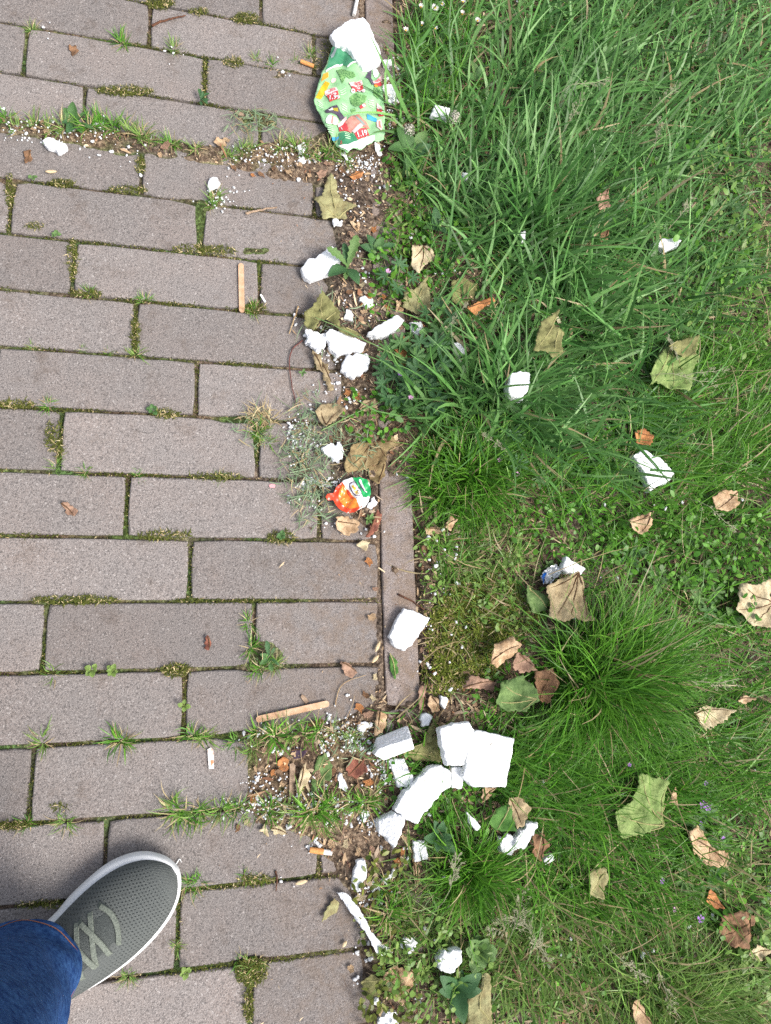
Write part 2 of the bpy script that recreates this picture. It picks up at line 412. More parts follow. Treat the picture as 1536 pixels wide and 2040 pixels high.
PAL = {'coarse': ((.088, .245, .050), (.205, .390, .120), (.040, .135, .026)),
       'fine': ((.078, .245, .018), (.160, .355, .040), (.034, .130, .010)),
       'pale': ((.150, .280, .050), (.100, .235, .034), (.23, .31, .09)),
       'dry': ((.42, .33, .17), (.34, .25, .13), (.50, .43, .26)),
       'moss': ((.070, .085, .018), (.110, .120, .025), (.050, .060, .015)),
       'mossy': ((.150, .190, .030), (.22, .23, .05), (.085, .14, .02)),
       'clip': ((.20, .30, .17), (.14, .235, .12), (.28, .34, .20))}
def palcol(key, n, mixdry=0.):
    p = np.array(PAL[key]); w_ = rng.dirichlet((1, 1, 1), n); c = w_ @ p
    c *= rng.normal(1, .22, (n, 1)).clip(.5, 1.7)
    if mixdry:
        d = rng.random(n) < mixdry; c[d] = (rng.dirichlet((1, 1, 1), d.sum()) @ np.array(PAL['dry'])) * rng.normal(1, .15, (d.sum(), 1))
    return c.clip(.004, .9)
def blade_obj(name, parts, m, parent=None, origin=None):
    V = []; Lp = []; C = []; off = 0
    for v, l, c in parts: V.append(v); Lp.append(l + off); C.append(c); off += len(v)
    V = np.concatenate(V); org = np.array(parent['_o']) if parent is not None else (np.array(origin) if origin is not None else np.zeros(3))
    me = mesh_big(name, V - org, np.concatenate(Lp), 4, cols=np.concatenate(C)); me.materials.append(m)
    o = bpy.data.objects.new(name, me); link(o, parent)
    if parent is None: o.location = org
    o['_o'] = org.tolist(); return o
def gz(xy): return np.maximum(soil_z(xy[:, 0], xy[:, 1]), np.where(xy[:, 0] < KX1, 0.0, -1))

OCC = []        # things lying on the lawn: grass grows round them
def occupy(w2, z): OCC.append((np.asarray(w2)[:, :2], z))
def prune(v, l, c, seg, keep=.25):
    m_ = 2 * (seg + 1); b = v.reshape(-1, m_, 3); ok = np.ones(len(b), bool)
    for w2, z in OCC:
        lo, hi = w2.min(0) - .003, w2.max(0) + .003
        near = ok & (b[:, :, 0].max(1) > lo[0]) & (b[:, :, 0].min(1) < hi[0]) & (b[:, :, 1].max(1) > lo[1]) & (b[:, :, 1].min(1) < hi[1])
        i = np.nonzero(near)[0]
        if not len(i): continue
        q_ = b[i]; ins = inside(w2, q_.reshape(-1, 3)[:, :2]).reshape(len(i), m_) & (q_[:, :, 2] > z - .012)
        ok[i[ins.any(1) & (rng.random(len(i)) > keep)]] = False
    nb = ok.sum(); V2 = b[ok].reshape(-1, 3); C2 = c.reshape(-1, m_, 3)[ok].reshape(-1, 3)
    return V2, l[:nb * 4 * seg], C2
# ------------------------------------------------------------------ person: sneaker and jeans leg
TOE = np.array([-.0219, -.2471]); AX = np.array([.8312, .5560]); NX = np.array([-AX[1], AX[0]])
def SH(s, t, z): s, t = np.asarray(s, float), np.asarray(t, float); xy = TOE + s[..., None] * AX + t[..., None] * NX; return np.concatenate([xy, (np.zeros(s.shape) + z)[..., None]], -1)
person = empty('person', (*(TOE - .2 * AX), 0))
tag(person, 'person in blue jeans and a grey knit sneaker standing on the pavers', 'person')
# outline of the sole: station s (0 toe, -0.31 heel), left and right half breadth
so = np.array([-.310, -.306, -.295, -.27, -.23, -.19, -.154, -.133, -.108, -.074, -.044, -.024, -.011, -.004, -.0005])
sl = np.array([.008, .022, .034, .042, .044, .046, .050, .056, .060, .062, .055, .044, .030, .018, .004])
sr = np.array([.008, .022, .034, .042, .046, .051, .058, .060, .061, .058, .049, .037, .024, .013, .003])
def outline(inset, zz, n=None):
    s_ = np.concatenate([so, so[::-1]]); t_ = np.concatenate([sl, -sr[::-1]])
    P = smoothline(np.column_stack([s_, t_]), 96)
    c = np.array([-.15, 0]); d = np.roll(P, -1, 0) - np.roll(P, 1, 0); nn = np.column_stack([d[:, 1], -d[:, 0]]); nn /= np.linalg.norm(nn, axis=1)[:, None] + 1e-9
    sign = np.where(((c - P) * nn).sum(1) > 0, 1, -1)[:, None]
    return P + nn * sign * inset
def rise(s): return .010 * sm(-.07, 0., s)      # toe spring
M_SOLE = mat('white_rubber', (.80, .81, .83), (.74, .75, .76), scale=30, rough=.5, spec=.4)
def knit_mat():
    m = bpy.data.materials.new('grey_knit'); m.use_nodes = True; t = m.node_tree; p = t.nodes['Principled BSDF']; p.inputs['Roughness'].default_value = .9; p.inputs['Specular IOR Level'].default_value = .15
    at = N(t, 'ShaderNodeAttribute', attribute_name='Col'); sp = N(t, 'ShaderNodeSeparateXYZ'); t.links.new(at.outputs['Vector'], sp.inputs[0])
    def m2(op, a, b=None):
        n = N(t, 'ShaderNodeMath', operation=op)
        for k, q_ in enumerate((a, b)):
            if q_ is None: continue
            if isinstance(q_, (int, float)): n.inputs[k].default_value = q_
            else: t.links.new(q_, n.inputs[k])
        return n.outputs[0]
    S_, T_ = sp.outputs[0], sp.outputs[1]
    a = m2('SINE', m2('MULTIPLY', S_, 2 * math.pi / .0042)); b = m2('SINE', m2('ADD', m2('MULTIPLY', T_, 2 * math.pi / .0046), m2('MULTIPLY', S_, 600)))
    holes = m2('MULTIPLY', m2('MAXIMUM', a, 0), m2('MAXIMUM', b, 0))
    fine = m2('MULTIPLY', m2('SINE', m2('MULTIPLY', T_, 2 * math.pi / .0022)), m2('SINE', m2('MULTIPLY', S_, 2 * math.pi / .0026)))
    zone = sp.outputs[2]
    hz = m2('MULTIPLY', holes, zone)
    mx = N(t, 'ShaderNodeMix', data_type='RGBA'); mx.inputs[6].default_value = (.108, .118, .115, 1); mx.inputs[7].default_value = (.036, .041, .042, 1)
    t.links.new(m2('MINIMUM', m2('MULTIPLY', hz, 1.5), .9), mx.inputs[0]); t.links.new(mx.outputs[2], p.inputs['Base Color'])
    h = m2('SUBTRACT', m2('MULTIPLY', fine, .35), m2('MULTIPLY', hz, 1.5))
    bp = N(t, 'ShaderNodeBump', Strength=.7, Distance=.0012); t.links.new(h, bp.inputs['Height']); t.links.new(bp.outputs[0], p.inputs['Normal'])
    return m
M_KNIT = knit_mat()
rings = []
for ins, z in ((.010, 0), (.003, .003), (.001, .012), (.000, .020), (.0012, .028), (.003, .034), (.009, .037)):
    o2 = outline(ins, z); zz = z + rise(o2[:, 0]) * (1 if z > .001 else 1)
    rings.append(SH(o2[:, 0], o2[:, 1], zz))
n = len(rings[0]); V = np.concatenate(rings); Fc = []
for k in range(len(rings) - 1):
    for i in range(n): Fc.append((k * n + i, k * n + (i + 1) % n, (k + 1) * n + (i + 1) % n, (k + 1) * n + i))
Fc.append(tuple(range(n))[::-1]); Fc.append(tuple((len(rings) - 1) * n + i for i in range(n)))
shoe = obj('sneaker', V, Fc, M_SOLE, person, smooth=True)
shoe['label'] = 'grey knit sneaker with white sole and grey laces'
# upper
us = np.array([-.005, -.009, -.015, -.025, -.04, -.06, -.085, -.11, -.135, -.16, -.19, -.22, -.25, -.28, -.296, -.301])
uh = np.array([.006, .014, .022, .029, .035, .040, .046, .053, .062, .074, .090, .098, .098, .092, .070, .03])
ul = np.interp(us, so, sl) - .0075; ur = np.interp(us, so, sr) - .0045
ul[0] = .010; ur[0] = .006; ul[-1] = ur[-1] = .014; ul[1] = .019; ur[1] = .014
un = np.interp(us, [-.3, -.2, -.1, -.03], [2.0, 1.7, 1.9, 2.3])
NA = 33; V = []; Cc = []
for s_, h_, l_, r_, e_ in zip(us, uh, ul, ur, un):
    for k in range(NA):
        a = math.pi * k / (NA - 1); c_, s2 = math.cos(a), math.sin(a)
        tt = math.copysign(abs(c_) ** (2 / e_), c_); tt = tt * (l_ if tt > 0 else r_)
        z = .031 + float(rise(s_)) + h_ * s2 ** (2 / e_)
        V.append(SH(s_, tt, z))
        zone = float(sm(-.115, -.100, s_) * sm(-.018, -.032, s_) * sm(.048, .036, abs(tt))) + .55 * float(sm(-.04, -.06, s_) * sm(.030, .040, abs(tt)))
        Cc.append((s_ + .4, tt + .2, min(1, zone)))
Fc = []
for i in range(len(us) - 1):
    for k in range(NA - 1): Fc.append((i * NA + k, i * NA + k + 1, (i + 1) * NA + k + 1, (i + 1) * NA + k))
Fc.append(tuple(range(NA))); Fc.append(tuple((len(us) - 1) * NA + k for k in range(NA))[::-1])
up = obj('upper', V, Fc, M_KNIT, person, smooth=True, cols=Cc)
up.parent = shoe
sub = up.modifiers.new('subdivision', 'SUBSURF'); sub.levels = 1; sub.render_levels = 1
def usurf(s_, t_):
    h_ = np.interp(s_, us[::-1], uh[::-1]); l_ = np.interp(s_, us[::-1], ul[::-1]); r_ = np.interp(s_, us[::-1], ur[::-1]); e_ = np.interp(s_, [-.3, -.2, -.1, -.03], [2.0, 1.7, 1.9, 2.3])
    u = np.clip(np.abs(t_) / np.where(t_ > 0, l_, r_), 0, .999)
    return .031 + rise(s_) + h_ * (1 - u ** e_) ** (1 / e_)
M_LACE = mat('grey_lace', lin(155, 163, 151, .64), lin(118, 126, 116, .60), scale=500, rough=.85, bump=.4, bscale=700)
def lace(pts, wd=.0066, lift=.0016, name='lace'):
    P = smoothline(pts, 14); s_, t_ = P[:, 0], P[:, 1]; d = np.gradient(P, axis=0); d /= np.linalg.norm(d, axis=1)[:, None]; nn = np.column_stack([-d[:, 1], d[:, 0]]) * wd / 2
    V = []
    for sg, up_ in ((-1, 0), (-.8, .0014), (.8, .0014), (1, 0)):
        q_ = P + nn * sg; ends = np.ones(len(P)); ends[[0, -1]] = -.3
        V.append(SH(q_[:, 0], q_[:, 1], usurf(s_, t_) + lift * ends + up_))
    m_ = len(P); V = np.concatenate(V); Fc = [(a * m_ + i, (a + 1) * m_ + i, (a + 1) * m_ + i + 1, a * m_ + i + 1) for a in range(3) for i in range(m_ - 1)]
    o = obj(name, V, Fc, M_LACE, person, smooth=False); o.parent = shoe; return o
lace([(-.096, .032), (-.088, .015), (-.090, -.005), (-.100, -.024)], lift=.0026)
lace([(-.123, .031), (-.116, .010), (-.113, -.008), (-.113, -.027)], lift=.0032)
lace([(-.108, .031), (-.116, .010), (-.124, -.008), (-.131, -.026)], lift=.0016)
lace([(-.141, .028), (-.136, .010), (-.134, -.008), (-.132, -.028)], lift=.0032)
lace([(-.126, .031), (-.135, .010), (-.143, -.008), (-.150, -.028)], lift=.0016)
# ribbed tongue between the lace rows
P, Fc = sheet([(-.092, .018), (-.092, -.016), (-.12, -.018), (-.165, -.02), (-.165, .022), (-.12, .022)], .006)
M_TONGUE = mat('ribbed_tongue', (.085, .096, .092), (.040, .046, .046), scale=700, rough=.9, bump=.6, bscale=900)
tg = obj('tongue', SH(P[:, 0], P[:, 1], usurf(P[:, 0], P[:, 1]) + .0006), Fc, M_TONGUE, person, smooth=True); tg.parent = shoe
# jeans leg
def denim_mat():
    m = mat('blue_denim', (.008, .032, .130), (.045, .120, .300), scale=150, rough=.95, spec=.1, bump=.35, bscale=900, detail=6, contrast=(.34, .72))
    return m
M_DENIM = denim_mat()
hemc = SH(-.207, .022, .0)[:2]
lv = []; NB = 72
levels = [(.072, .0, .0, .056, 0), (.076, .0, .0, .0665, 0), (.088, .000, .0, .0705, .3), (.098, .001, .0, .0675, .6), (.11, .001, .001, .0670, 1), (.14, .003, .003, .067, 1.3), (.18, .006, .006, .069, 1.6), (.24, .012, .012, .072, 1.5), (.32, .020, .020, .077, 1.2), (.42, .032, .028, .083, .8), (.54, .045, .034, .092, .5), (.70, .045, .036, .100, .3), (.86, .03, .036, .108, .2)]
for z, fw, nw, r, fold in levels:
    c = hemc + AX * fw + NX * nw
    for k in range(NB):
        a = 2 * math.pi * k / NB
        rr = r * (1 + .035 * fold * math.sin(3 * a + z * 22) + .034 * fold * math.sin(5 * a - z * 35 + 1) + .016 * fold * math.sin(9 * a + z * 50))
        s_, t_ = rr * 1.06 * math.cos(a), rr * .98 * math.sin(a)
        zz = z + (.010 * math.cos(a) if z < .13 else 0) + .004 * math.sin(2 * a + .6) * (z < .13)
        p = c + AX * s_ + NX * t_; lv.append((p[0], p[1], zz))
nl = len(levels); Fc = []
for i in range(nl - 1):
    for k in range(NB): Fc.append((i * NB + k, i * NB + (k + 1) % NB, (i + 1) * NB + (k + 1) % NB, (i + 1) * NB + k))
Fc.append(tuple((nl - 1) * NB + k for k in range(NB)))
jeans = obj('jeans_leg', lv, Fc, M_DENIM, person, smooth=True)
jeans['label'] = 'blue denim trouser leg with an orange stitched hem'
sub = jeans.modifiers.new('subdivision', 'SUBSURF'); sub.levels = 1; sub.render_levels = 2
tx = bpy.data.textures.new('denim_creases', 'CLOUDS'); tx.noise_scale = .06; tx.noise_depth = 2
dm = jeans.modifiers.new('creases', 'DISPLACE'); dm.texture = tx; dm.strength = .009; dm.mid_level = .5; dm.texture_coords = 'LOCAL'
M_STITCH = mat('orange_thread', lin(165, 110, 85, .6), rough=.7)
ring = []
hemlv = np.array(lv[3 * NB:4 * NB]); hc = hemlv.mean(0)
for k in range(NB):
    for f0 in (0., .5):
        p = hemlv[k] * (1 - f0) + hemlv[(k + 1) % NB] * f0; d = p - hc; d[2] = 0; ring.append(p + d / np.linalg.norm(d) * .0014)
V = []; Fc = []
for i in range(0, len(ring), 1):
    a, b = ring[i], ring[(i + 1) % len(ring)]; v_, f_ = tube([a, a + (b - a) * .97], .0006, 4); Fc += [tuple(q_ + len(V) for q_ in f) for f in f_]; V += list(v_)
st = obj('hem_stitching', V, Fc, M_STITCH, person); st.parent = jeans

# ------------------------------------------------------------------ foam pieces
TXF = bpy.data.textures.new('foam_grain', 'CLOUDS'); TXF.noise_scale = .0042; TXF.noise_depth = 2
TXC = bpy.data.textures.new('foam_crumble', 'VORONOI'); TXC.noise_scale = .009
def foam(poly, label, zt=.022, th=.016, rough=.0016, crumb=0., tilt=(0, 0), group='broken pieces of white foam', name='foam_piece', vox=None, scalef=None):
    """a broken piece of bead foam: closed block under the traced top outline, remeshed and roughened"""
    p = np.array(poly, float); z0 = zt
    w3 = G(p[:, 0], p[:, 1], zt); c = w3.mean(0)
    if c[0] > .36: occupy(w3, zt)
    o2 = densify(w3[:, :2].tolist(), .006, rough); n = len(o2)
    size = float(np.ptp(o2, 0).max())
    zz = lambda q_: zt + tilt[0] * (q_[:, 0] - c[0]) + tilt[1] * (q_[:, 1] - c[1])
    cc = o2.mean(0); bot = cc + (o2 - cc) * .95
    V = np.concatenate([np.column_stack([bot, zz(bot) - th]), np.column_stack([o2, zz(o2) - th * .8]), np.column_stack([o2, zz(o2) - th * .12]), np.column_stack([cc + (o2 - cc) * (1 - .0016 / size * 2), zz(o2)])])
    Fc = [(k * n + i, k * n + (i + 1) % n, (k + 1) * n + (i + 1) % n, (k + 1) * n + i) for k in range(3) for i in range(n)]
    Fc += [tuple(range(n))[::-1], tuple(3 * n + i for i in range(n))]
    if ((np.roll(o2[:, 0], -1) - o2[:, 0]) * (np.roll(o2[:, 1], -1) + o2[:, 1])).sum() > 0: Fc = [f[::-1] for f in Fc]
    o = obj(name, V, Fc, M_FOAM, smooth=True)
    rm = o.modifiers.new('remesh', 'REMESH'); rm.mode = 'VOXEL'; rm.voxel_size = vox or max(.0011, min(.0020, size / 22)); rm.use_smooth_shade = True
    d = o.modifiers.new('grain', 'DISPLACE'); d.texture = TXF; d.texture_coords = 'GLOBAL'; d.strength = .0006 + 1.7 * rough; d.mid_level = .5
    if crumb:
        d = o.modifiers.new('crumble', 'DISPLACE'); d.texture = TXC; d.texture_coords = 'GLOBAL'; d.strength = -crumb; d.mid_level = .35
    tag(o, label, 'foam piece', group); return o
FOAM = [
 ([(657,68),(690,45),(722,38),(735,50),(745,75),(757,95),(761,118),(748,128),(725,132),(712,118),(700,100),(690,90),(668,86)], 'large jagged white foam slab lying on the top of the green leaflet', .034, .016, .0011, 0, (.0, .1)),
 ([(762,168),(780,166),(790,182),(786,197),(770,187),(760,176)], 'white foam chip touching the right edge of the green leaflet', .016, .013, .001, 0, (0, 0)),
 ([(765,198),(790,192),(796,203),(775,208)], 'flat foam sliver just below the chip beside the leaflet', .010, .007, .001, 0, (0, 0)),
 ([(762,118),(780,117),(784,126),(765,131)], 'small foam chip at the right corner of the slab on the leaflet', .012, .010, .001, 0, (0, 0)),
 ([(868,205),(896,217),(891,240),(858,225)], 'rectangular foam piece in the grass right of the leaflet', .030, .012, .0008, 0, (.2, 0)),
 ([(84,278),(100,272),(125,283),(134,293),(122,302),(95,293)], 'oval foam piece in the weedy joint at the far left', .016, .015, .0014, 0, (0, 0)),
 ([(418,352),(434,354),(438,371),(416,379),(413,365)], 'small square foam piece on the pavers above a grass tuft', .012, .010, .0014, 0, (.2, 0)),
 ([(600,530),(610,519),(640,505),(662,492),(673,500),(679,522),(665,535),(650,545),(620,556),(604,545)], 'foam block half covered by a green dandelion leaf', .024, .022, .0014, 0, (.05, .1)),
 ([(715,592),(727,587),(745,597),(744,607),(725,609)], 'small crumbly foam lump above the kerb between dry leaves', .016, .014, .0018, .003, (0, 0)),
 ([(690,615),(701,620),(706,640),(684,633)], 'little foam lump just right of the big olive leaf', .016, .012, .0014, 0, (0, 0)),
 ([(731,664),(765,640),(795,625),(807,636),(796,650),(775,668),(750,671)], 'long foam wedge lying slanted across the kerb', .026, .022, .0014, 0, (.0, -.1)),
 ([(817,640),(841,639),(843,651),(832,668),(820,656)], 'ragged foam scrap in the weeds right of the long wedge', .016, .012, .0018, .002, (0, 0)),
 ([(606,662),(620,656),(645,660),(656,670),(648,690),(635,703),(622,690),(608,681)], 'crumbled left end of the broken foam by the olive leaf', .020, .018, .0030, .006, (0, 0)),
 ([(648,664),(658,654),(690,665),(731,682),(725,696),(690,701),(672,706),(655,690)], 'elongated foam slab below the olive leaf crossed by a grass stem', .024, .020, .0018, 0, (0, .1)),
 ([(690,709),(731,702),(738,715),(734,735),(708,754),(690,747),(679,738)], 'chunky foam piece touching the lower end of the elongated slab', .020, .018, .0022, 0, (0, 0)),
 ([(735,665),(752,664),(750,675),(738,675)], 'tiny foam cube under the left end of the long wedge', .012, .010, .001, 0, (0, 0)),
 ([(903,682),(918,684),(931,697),(919,713),(905,700)], 'crumbly foam scrap in cranesbill leaves beside the tall grass', .022, .012, .0022, .003, (0, 0)),
 ([(1018,742),(1035,738),(1056,745),(1054,775),(1045,795),(1015,781),(1013,765)], 'foam block sitting in the middle of the tall grass clump', .062, .024, .0014, 0, (.1, .1)),
 ([(1303,482),(1330,470),(1359,478),(1350,492),(1325,501)], 'foam piece deep in the grass at the upper right', .050, .014, .0012, 0, (.1, -.2)),
 ([(1262,905),(1282,896),(1312,912),(1342,945),(1335,957),(1310,968),(1297,979),(1292,960),(1280,930)], 'long dirty foam piece with a notched end in the right lawn', .042, .018, .0012, .0, (.15, .1)),
 ([(640,893),(655,885),(680,879),(685,905),(677,923),(660,913),(645,905)], 'crumbled foam lump left of the big brown leaf', .016, .014, .0026, .004, (0, 0)),
 ([(732,1000),(745,989),(753,1000),(741,1014),(731,1010)], 'foam crumbs stuck together at the right edge of the foil lid', .012, .010, .0016, .002, (0, 0)),
 ([(1125,1109),(1169,1132),(1158,1147),(1119,1136)], 'foam bar peeking out above the big tan leaf in the lawn', .038, .018, .001, 0, (0, .3)),
 ([(775,1268),(790,1235),(805,1210),(856,1230),(845,1250),(822,1285),(807,1298),(785,1286)], 'single flat foam block lying on the bare kerb', .024, .021, .0010, 0, (.05, 0)),
 ([(775,1516),(805,1511),(823,1550),(816,1566),(795,1571),(788,1550)], 'small foam block below the shaded block of the pile', .022, .018, .0010, 0, (.35, 0)),
 ([(786,1615),(800,1590),(830,1555),(855,1530),(880,1525),(896,1535),(898,1560),(875,1585),(855,1610),(832,1643),(805,1630)], 'biggest rough foam slab running diagonally through the pile', .034, .022, .0016, 0, (.1, -.05)),
 ([(875,1450),(905,1440),(935,1437),(948,1455),(935,1490),(925,1526),(890,1526),(880,1490)], 'tapered foam slab overlapping the smooth plate in the pile', .060, .022, .0010, 0, (-.1, 0)),
 ([(938,1460),(950,1454),(1021,1470),(1009,1569),(945,1569),(924,1550),(930,1520)], 'smooth rectangular foam plate at the right of the pile', .042, .018, .0005, 0, (.12, .1)),
 ([(900,1528),(924,1528),(922,1571),(900,1571)], 'narrow foam peg under the tapered slab', .020, .016, .0006, 0, (0, 0)),
 ([(755,1637),(785,1617),(803,1625),(798,1660),(786,1690),(772,1670),(757,1662)], 'pointed foam wedge at the lower end of the diagonal slab', .030, .024, .0014, 0, (.5, 0)),
 ([(710,1715),(727,1712),(731,1740),(718,1778),(700,1772),(705,1745)], 'upright narrow foam bar on soil above the curved strip', .018, .016, .0014, 0, (.2, 0)),
 ([(823,1676),(850,1676),(853,1712),(827,1718)], 'small square foam piece in grass below the pile', .020, .012, .0008, 0, (.1, 0)),
 ([(785,1729),(789,1745),(771,1766),(757,1755),(770,1742)], 'ragged foam crumb right of the narrow bar', .014, .011, .0022, .003, (0, 0)),
 ([(928,1616),(945,1630),(959,1648),(950,1656),(935,1640)], 'thin foam sliver stuck in grass below the smooth plate', .030, .010, .0008, 0, (0, 0)),
 ([(1055,1636),(1073,1640),(1065,1665),(1045,1693),(1024,1685),(1035,1665)], 'rough oblong foam piece leaning by the green leaf below the pile', .036, .018, .0022, .002, (.1, 0)),
 ([(995,1675),(1010,1659),(1025,1668),(1031,1695),(1015,1706),(997,1697)], 'crumbly foam lump left of the oblong piece', .028, .014, .0024, .003, (0, 0)),
 ([(1084,1713),(1100,1699),(1105,1715),(1085,1723)], 'small foam flake below the curled brown leaf', .026, .010, .001, 0, (0, 0)),
 ([(875,1920),(885,1893),(920,1891),(919,1915),(900,1943),(877,1936)], 'foam block with beaded edge among round-leaved weeds at bottom', .036, .022, .0016, .002, (.3, 0)),
 ([(800,1880),(815,1867),(831,1872),(827,1895),(812,1903),(803,1893)], 'small beady foam lump right of the curved strip', .020, .014, .0022, .003, (0, 0)),
 ([(755,2030),(770,2014),(790,2015),(797,2040),(775,2052),(755,2047)], 'beady foam lump at the bottom edge among leaves', .018, .014, .0026, .005, (0, 0)),
 ([(742,1995),(755,1984),(764,1998),(750,2006)], 'crumbled foam bit just above the lump at the bottom edge', .014, .010, .0020, .003, (0, 0)),
 ([(840,1425),(850,1420),(863,1428),(855,1446),(842,1448)], 'small foam cube at the kerb end above the pile', .022, .016, .0010, 0, (.2, 0)),
 ([(878,1385),(890,1388),(893,1400),(886,1413),(878,1402)], 'little foam chip in moss above the pile', .020, .012, .0012, 0, (0, 0)),
 ([(714,1440),(730,1437),(738,1447),(725,1461),(712,1455)], 'foam crumb left of the shaded block', .012, .010, .0018, .003, (0, 0)),
 ([(672,1545),(682,1539),(691,1562),(695,1570),(690,1579),(675,1570)], 'crooked foam crumb in the litter left of the pile', .014, .010, .0018, .002, (0, 0)),
 ([(717,1622),(733,1615),(738,1625),(724,1640)], 'foam crumb between grass blades left of the pointed wedge', .014, .010, .0014, 0, (0, 0)),
 ([(920,341),(935,344),(944,352),(930,358),(922,353)], 'small foam scrap in the grass near the top dandelion clock', .030, .010, .0018, .002, (0, 0)),
 ([(1037,462),(1046,458),(1048,478),(1040,482)], 'foam shard standing in the upper tall grass', .055, .012, .0008, 0, (0, 0)),
 ([(592,290),(606,282),(612,292),(606,303),(596,303)], 'foam lump left of the lower end of the leaflet', .014, .012, .0014, 0, (0, 0)),
 ([(592,318),(603,308),(611,318),(600,325)], 'rounded foam lump in the weedy joint below the leaflet', .012, .010, .0016, .002, (0, 0)),
 ([(662,440),(672,434),(684,438),(676,448),(666,449)], 'crumbled foam heap at the foot of the top maple leaf', .012, .010, .0020, .003, (0, 0)),
]
for poly, lab, zt, th, rg, cr, tl in FOAM:
    k_ = .78 if poly[0][0] < 870 and zt < .03 else 1.; foam(poly, lab, zt * k_, th * k_, rg, cr, tl)
# tipped block in the pile: two slopes meeting along a ridge
def foam_hull(top, label, rough=.0005):
    w3 = np.array([G(a, b, z) for a, b, z in top]); base = np.column_stack([w3[:, :2] * .9 + w3[:, :2].mean(0) * .1, np.full(len(w3), .004)])
    bm = bmesh.new(); [bm.verts.new(tuple(p)) for p in np.concatenate([w3, base])]; bmesh.ops.convex_hull(bm, input=bm.verts[:]); bm.verts.ensure_lookup_table(); bm.verts.index_update()
    loose = [v for v in bm.verts if not v.link_faces]; bmesh.ops.delete(bm, geom=loose, context='VERTS'); bm.verts.index_update()
    V = np.array([tuple(v.co) for v in bm.verts]); Fc = [tuple(v.index for v in f.verts) for f in bm.faces]; bm.free()
    o = obj('foam_piece', V, Fc, M_FOAM); rm = o.modifiers.new('remesh', 'REMESH'); rm.mode = 'VOXEL'; rm.voxel_size = .0016; rm.use_smooth_shade = True
    d = o.modifiers.new('grain', 'DISPLACE'); d.texture = TXF; d.texture_coords = 'GLOBAL'; d.strength = .0006 + 1.7 * rough; d.mid_level = .5
    tag(o, label, 'foam piece', 'broken pieces of white foam')
foam_hull([(750,1470,.016),(812,1445,.016),(820,1472,.044),(752,1494,.044),(826,1492,.030),(765,1515,.030),(745,1504,.034)], 'foam block at the left of the pile with a shaded upper slope')
# curved strip of thin foam
P, Fc = sheet(G(*np.array([(670,1778),(690,1780),(712,1805),(735,1850),(760,1878),(787,1897),(765,1913),(745,1890),(728,1858),(700,1820)], float).T, .015)[:, :2], .004, .0006)
c0 = G(675, 1780)[:2]; dd = G(775, 1905)[:2] - c0; Ls = np.hypot(*dd); dd /= Ls; nn2 = np.array([-dd[1], dd[0]])
ss = (P - c0) @ dd / Ls; tt = (P - c0) @ nn2
zz = .012 + .010 * np.sin(ss * 3.1) + tt * np.interp(ss, [0, .3, .6, 1], [.1, .5, -.1, -.5]) - 6 * tt ** 2 + .0012 * fbm(P[:, 0], P[:, 1], 120, 2, 3)
zz = np.maximum(zz, .005)
o = obj('foam_strip', np.column_stack([P, zz]), Fc, M_FOAM, smooth=True); md = o.modifiers.new('thickness', 'SOLIDIFY'); md.thickness = .003
tag(o, 'long curved strip of thin white foam lying off the paver edge', 'foam strip')

# small countable crumbs: three rough shapes, copied
def crumb_mesh(k):
    bm = bmesh.new(); bmesh.ops.create_icosphere(bm, subdivisions=2, radius=1)
    r = np.random.default_rng(k)
    ph = r.uniform(0, 6, 6)
    for v in bm.verts:
        c_ = v.co; f = 1 + .25 * math.sin(3.1 * c_.x + ph[0]) * math.sin(2.7 * c_.y + ph[1]) + .18 * math.sin(6 * c_.z + ph[2]) * math.sin(5 * c_.x + ph[3])
        v.co = Vector((c_.x * 1.1, c_.y * .85, c_.z * .7)) * f
    me = bpy.data.meshes.new('foam_crumb'); bm.to_mesh(me); bm.free(); me.materials.append(M_FOAM)
    me.polygons.foreach_set('use_smooth', [True] * len(me.polygons)); return me
CM = [crumb_mesh(k) for k in range(5)]
BEADS = []
def crumbs(lst, label, group):
    BEADS.extend(lst)
    for (px, py, r) in lst:
        g = G(px, py, .004); z = float(max(soil_z(g[0], g[1]), 0)) if g[0] < KX1 else float(soil_z(g[0], g[1])) + .012
        o = bpy.data.objects.new('foam_crumb', CM[random.randrange(5)]); link(o)
        o.location = (g[0], g[1], z + r * .00050 * .5); s_ = r * .00050; o.scale = (s_ * random.uniform(.85, 1.2), s_ * random.uniform(.8, 1.1), s_ * random.uniform(.8, 1.1)); o.rotation_euler = (random.uniform(-.4, .4), random.uniform(-.4, .4), random.uniform(0, 6.28))
        tag(o, label, 'foam crumb', group)
crumbs([(85,51,5),(328,99,5),(345,103,5),(563,143,7),(577,148,4)], 'small white foam crumb on the uppermost rows of pavers', 'foam crumbs on the top rows')
crumbs([(20,262,7),(35,250,6),(60,240,6),(52,266,7),(6,215,7),(70,258,5),(105,243,7),(115,248,6),(130,268,5),(95,263,6),(140,268,5),(160,262,6),(182,247,7),(192,246,8),(185,284,7),(196,307,5),(222,300,7),(248,300,8),(256,292,7),(252,307,5),(290,292,5),(168,290,4),(280,347,6),(300,275,4)], 'white foam crumb in the weedy joint near the top left', 'foam crumbs in the upper weedy joint')
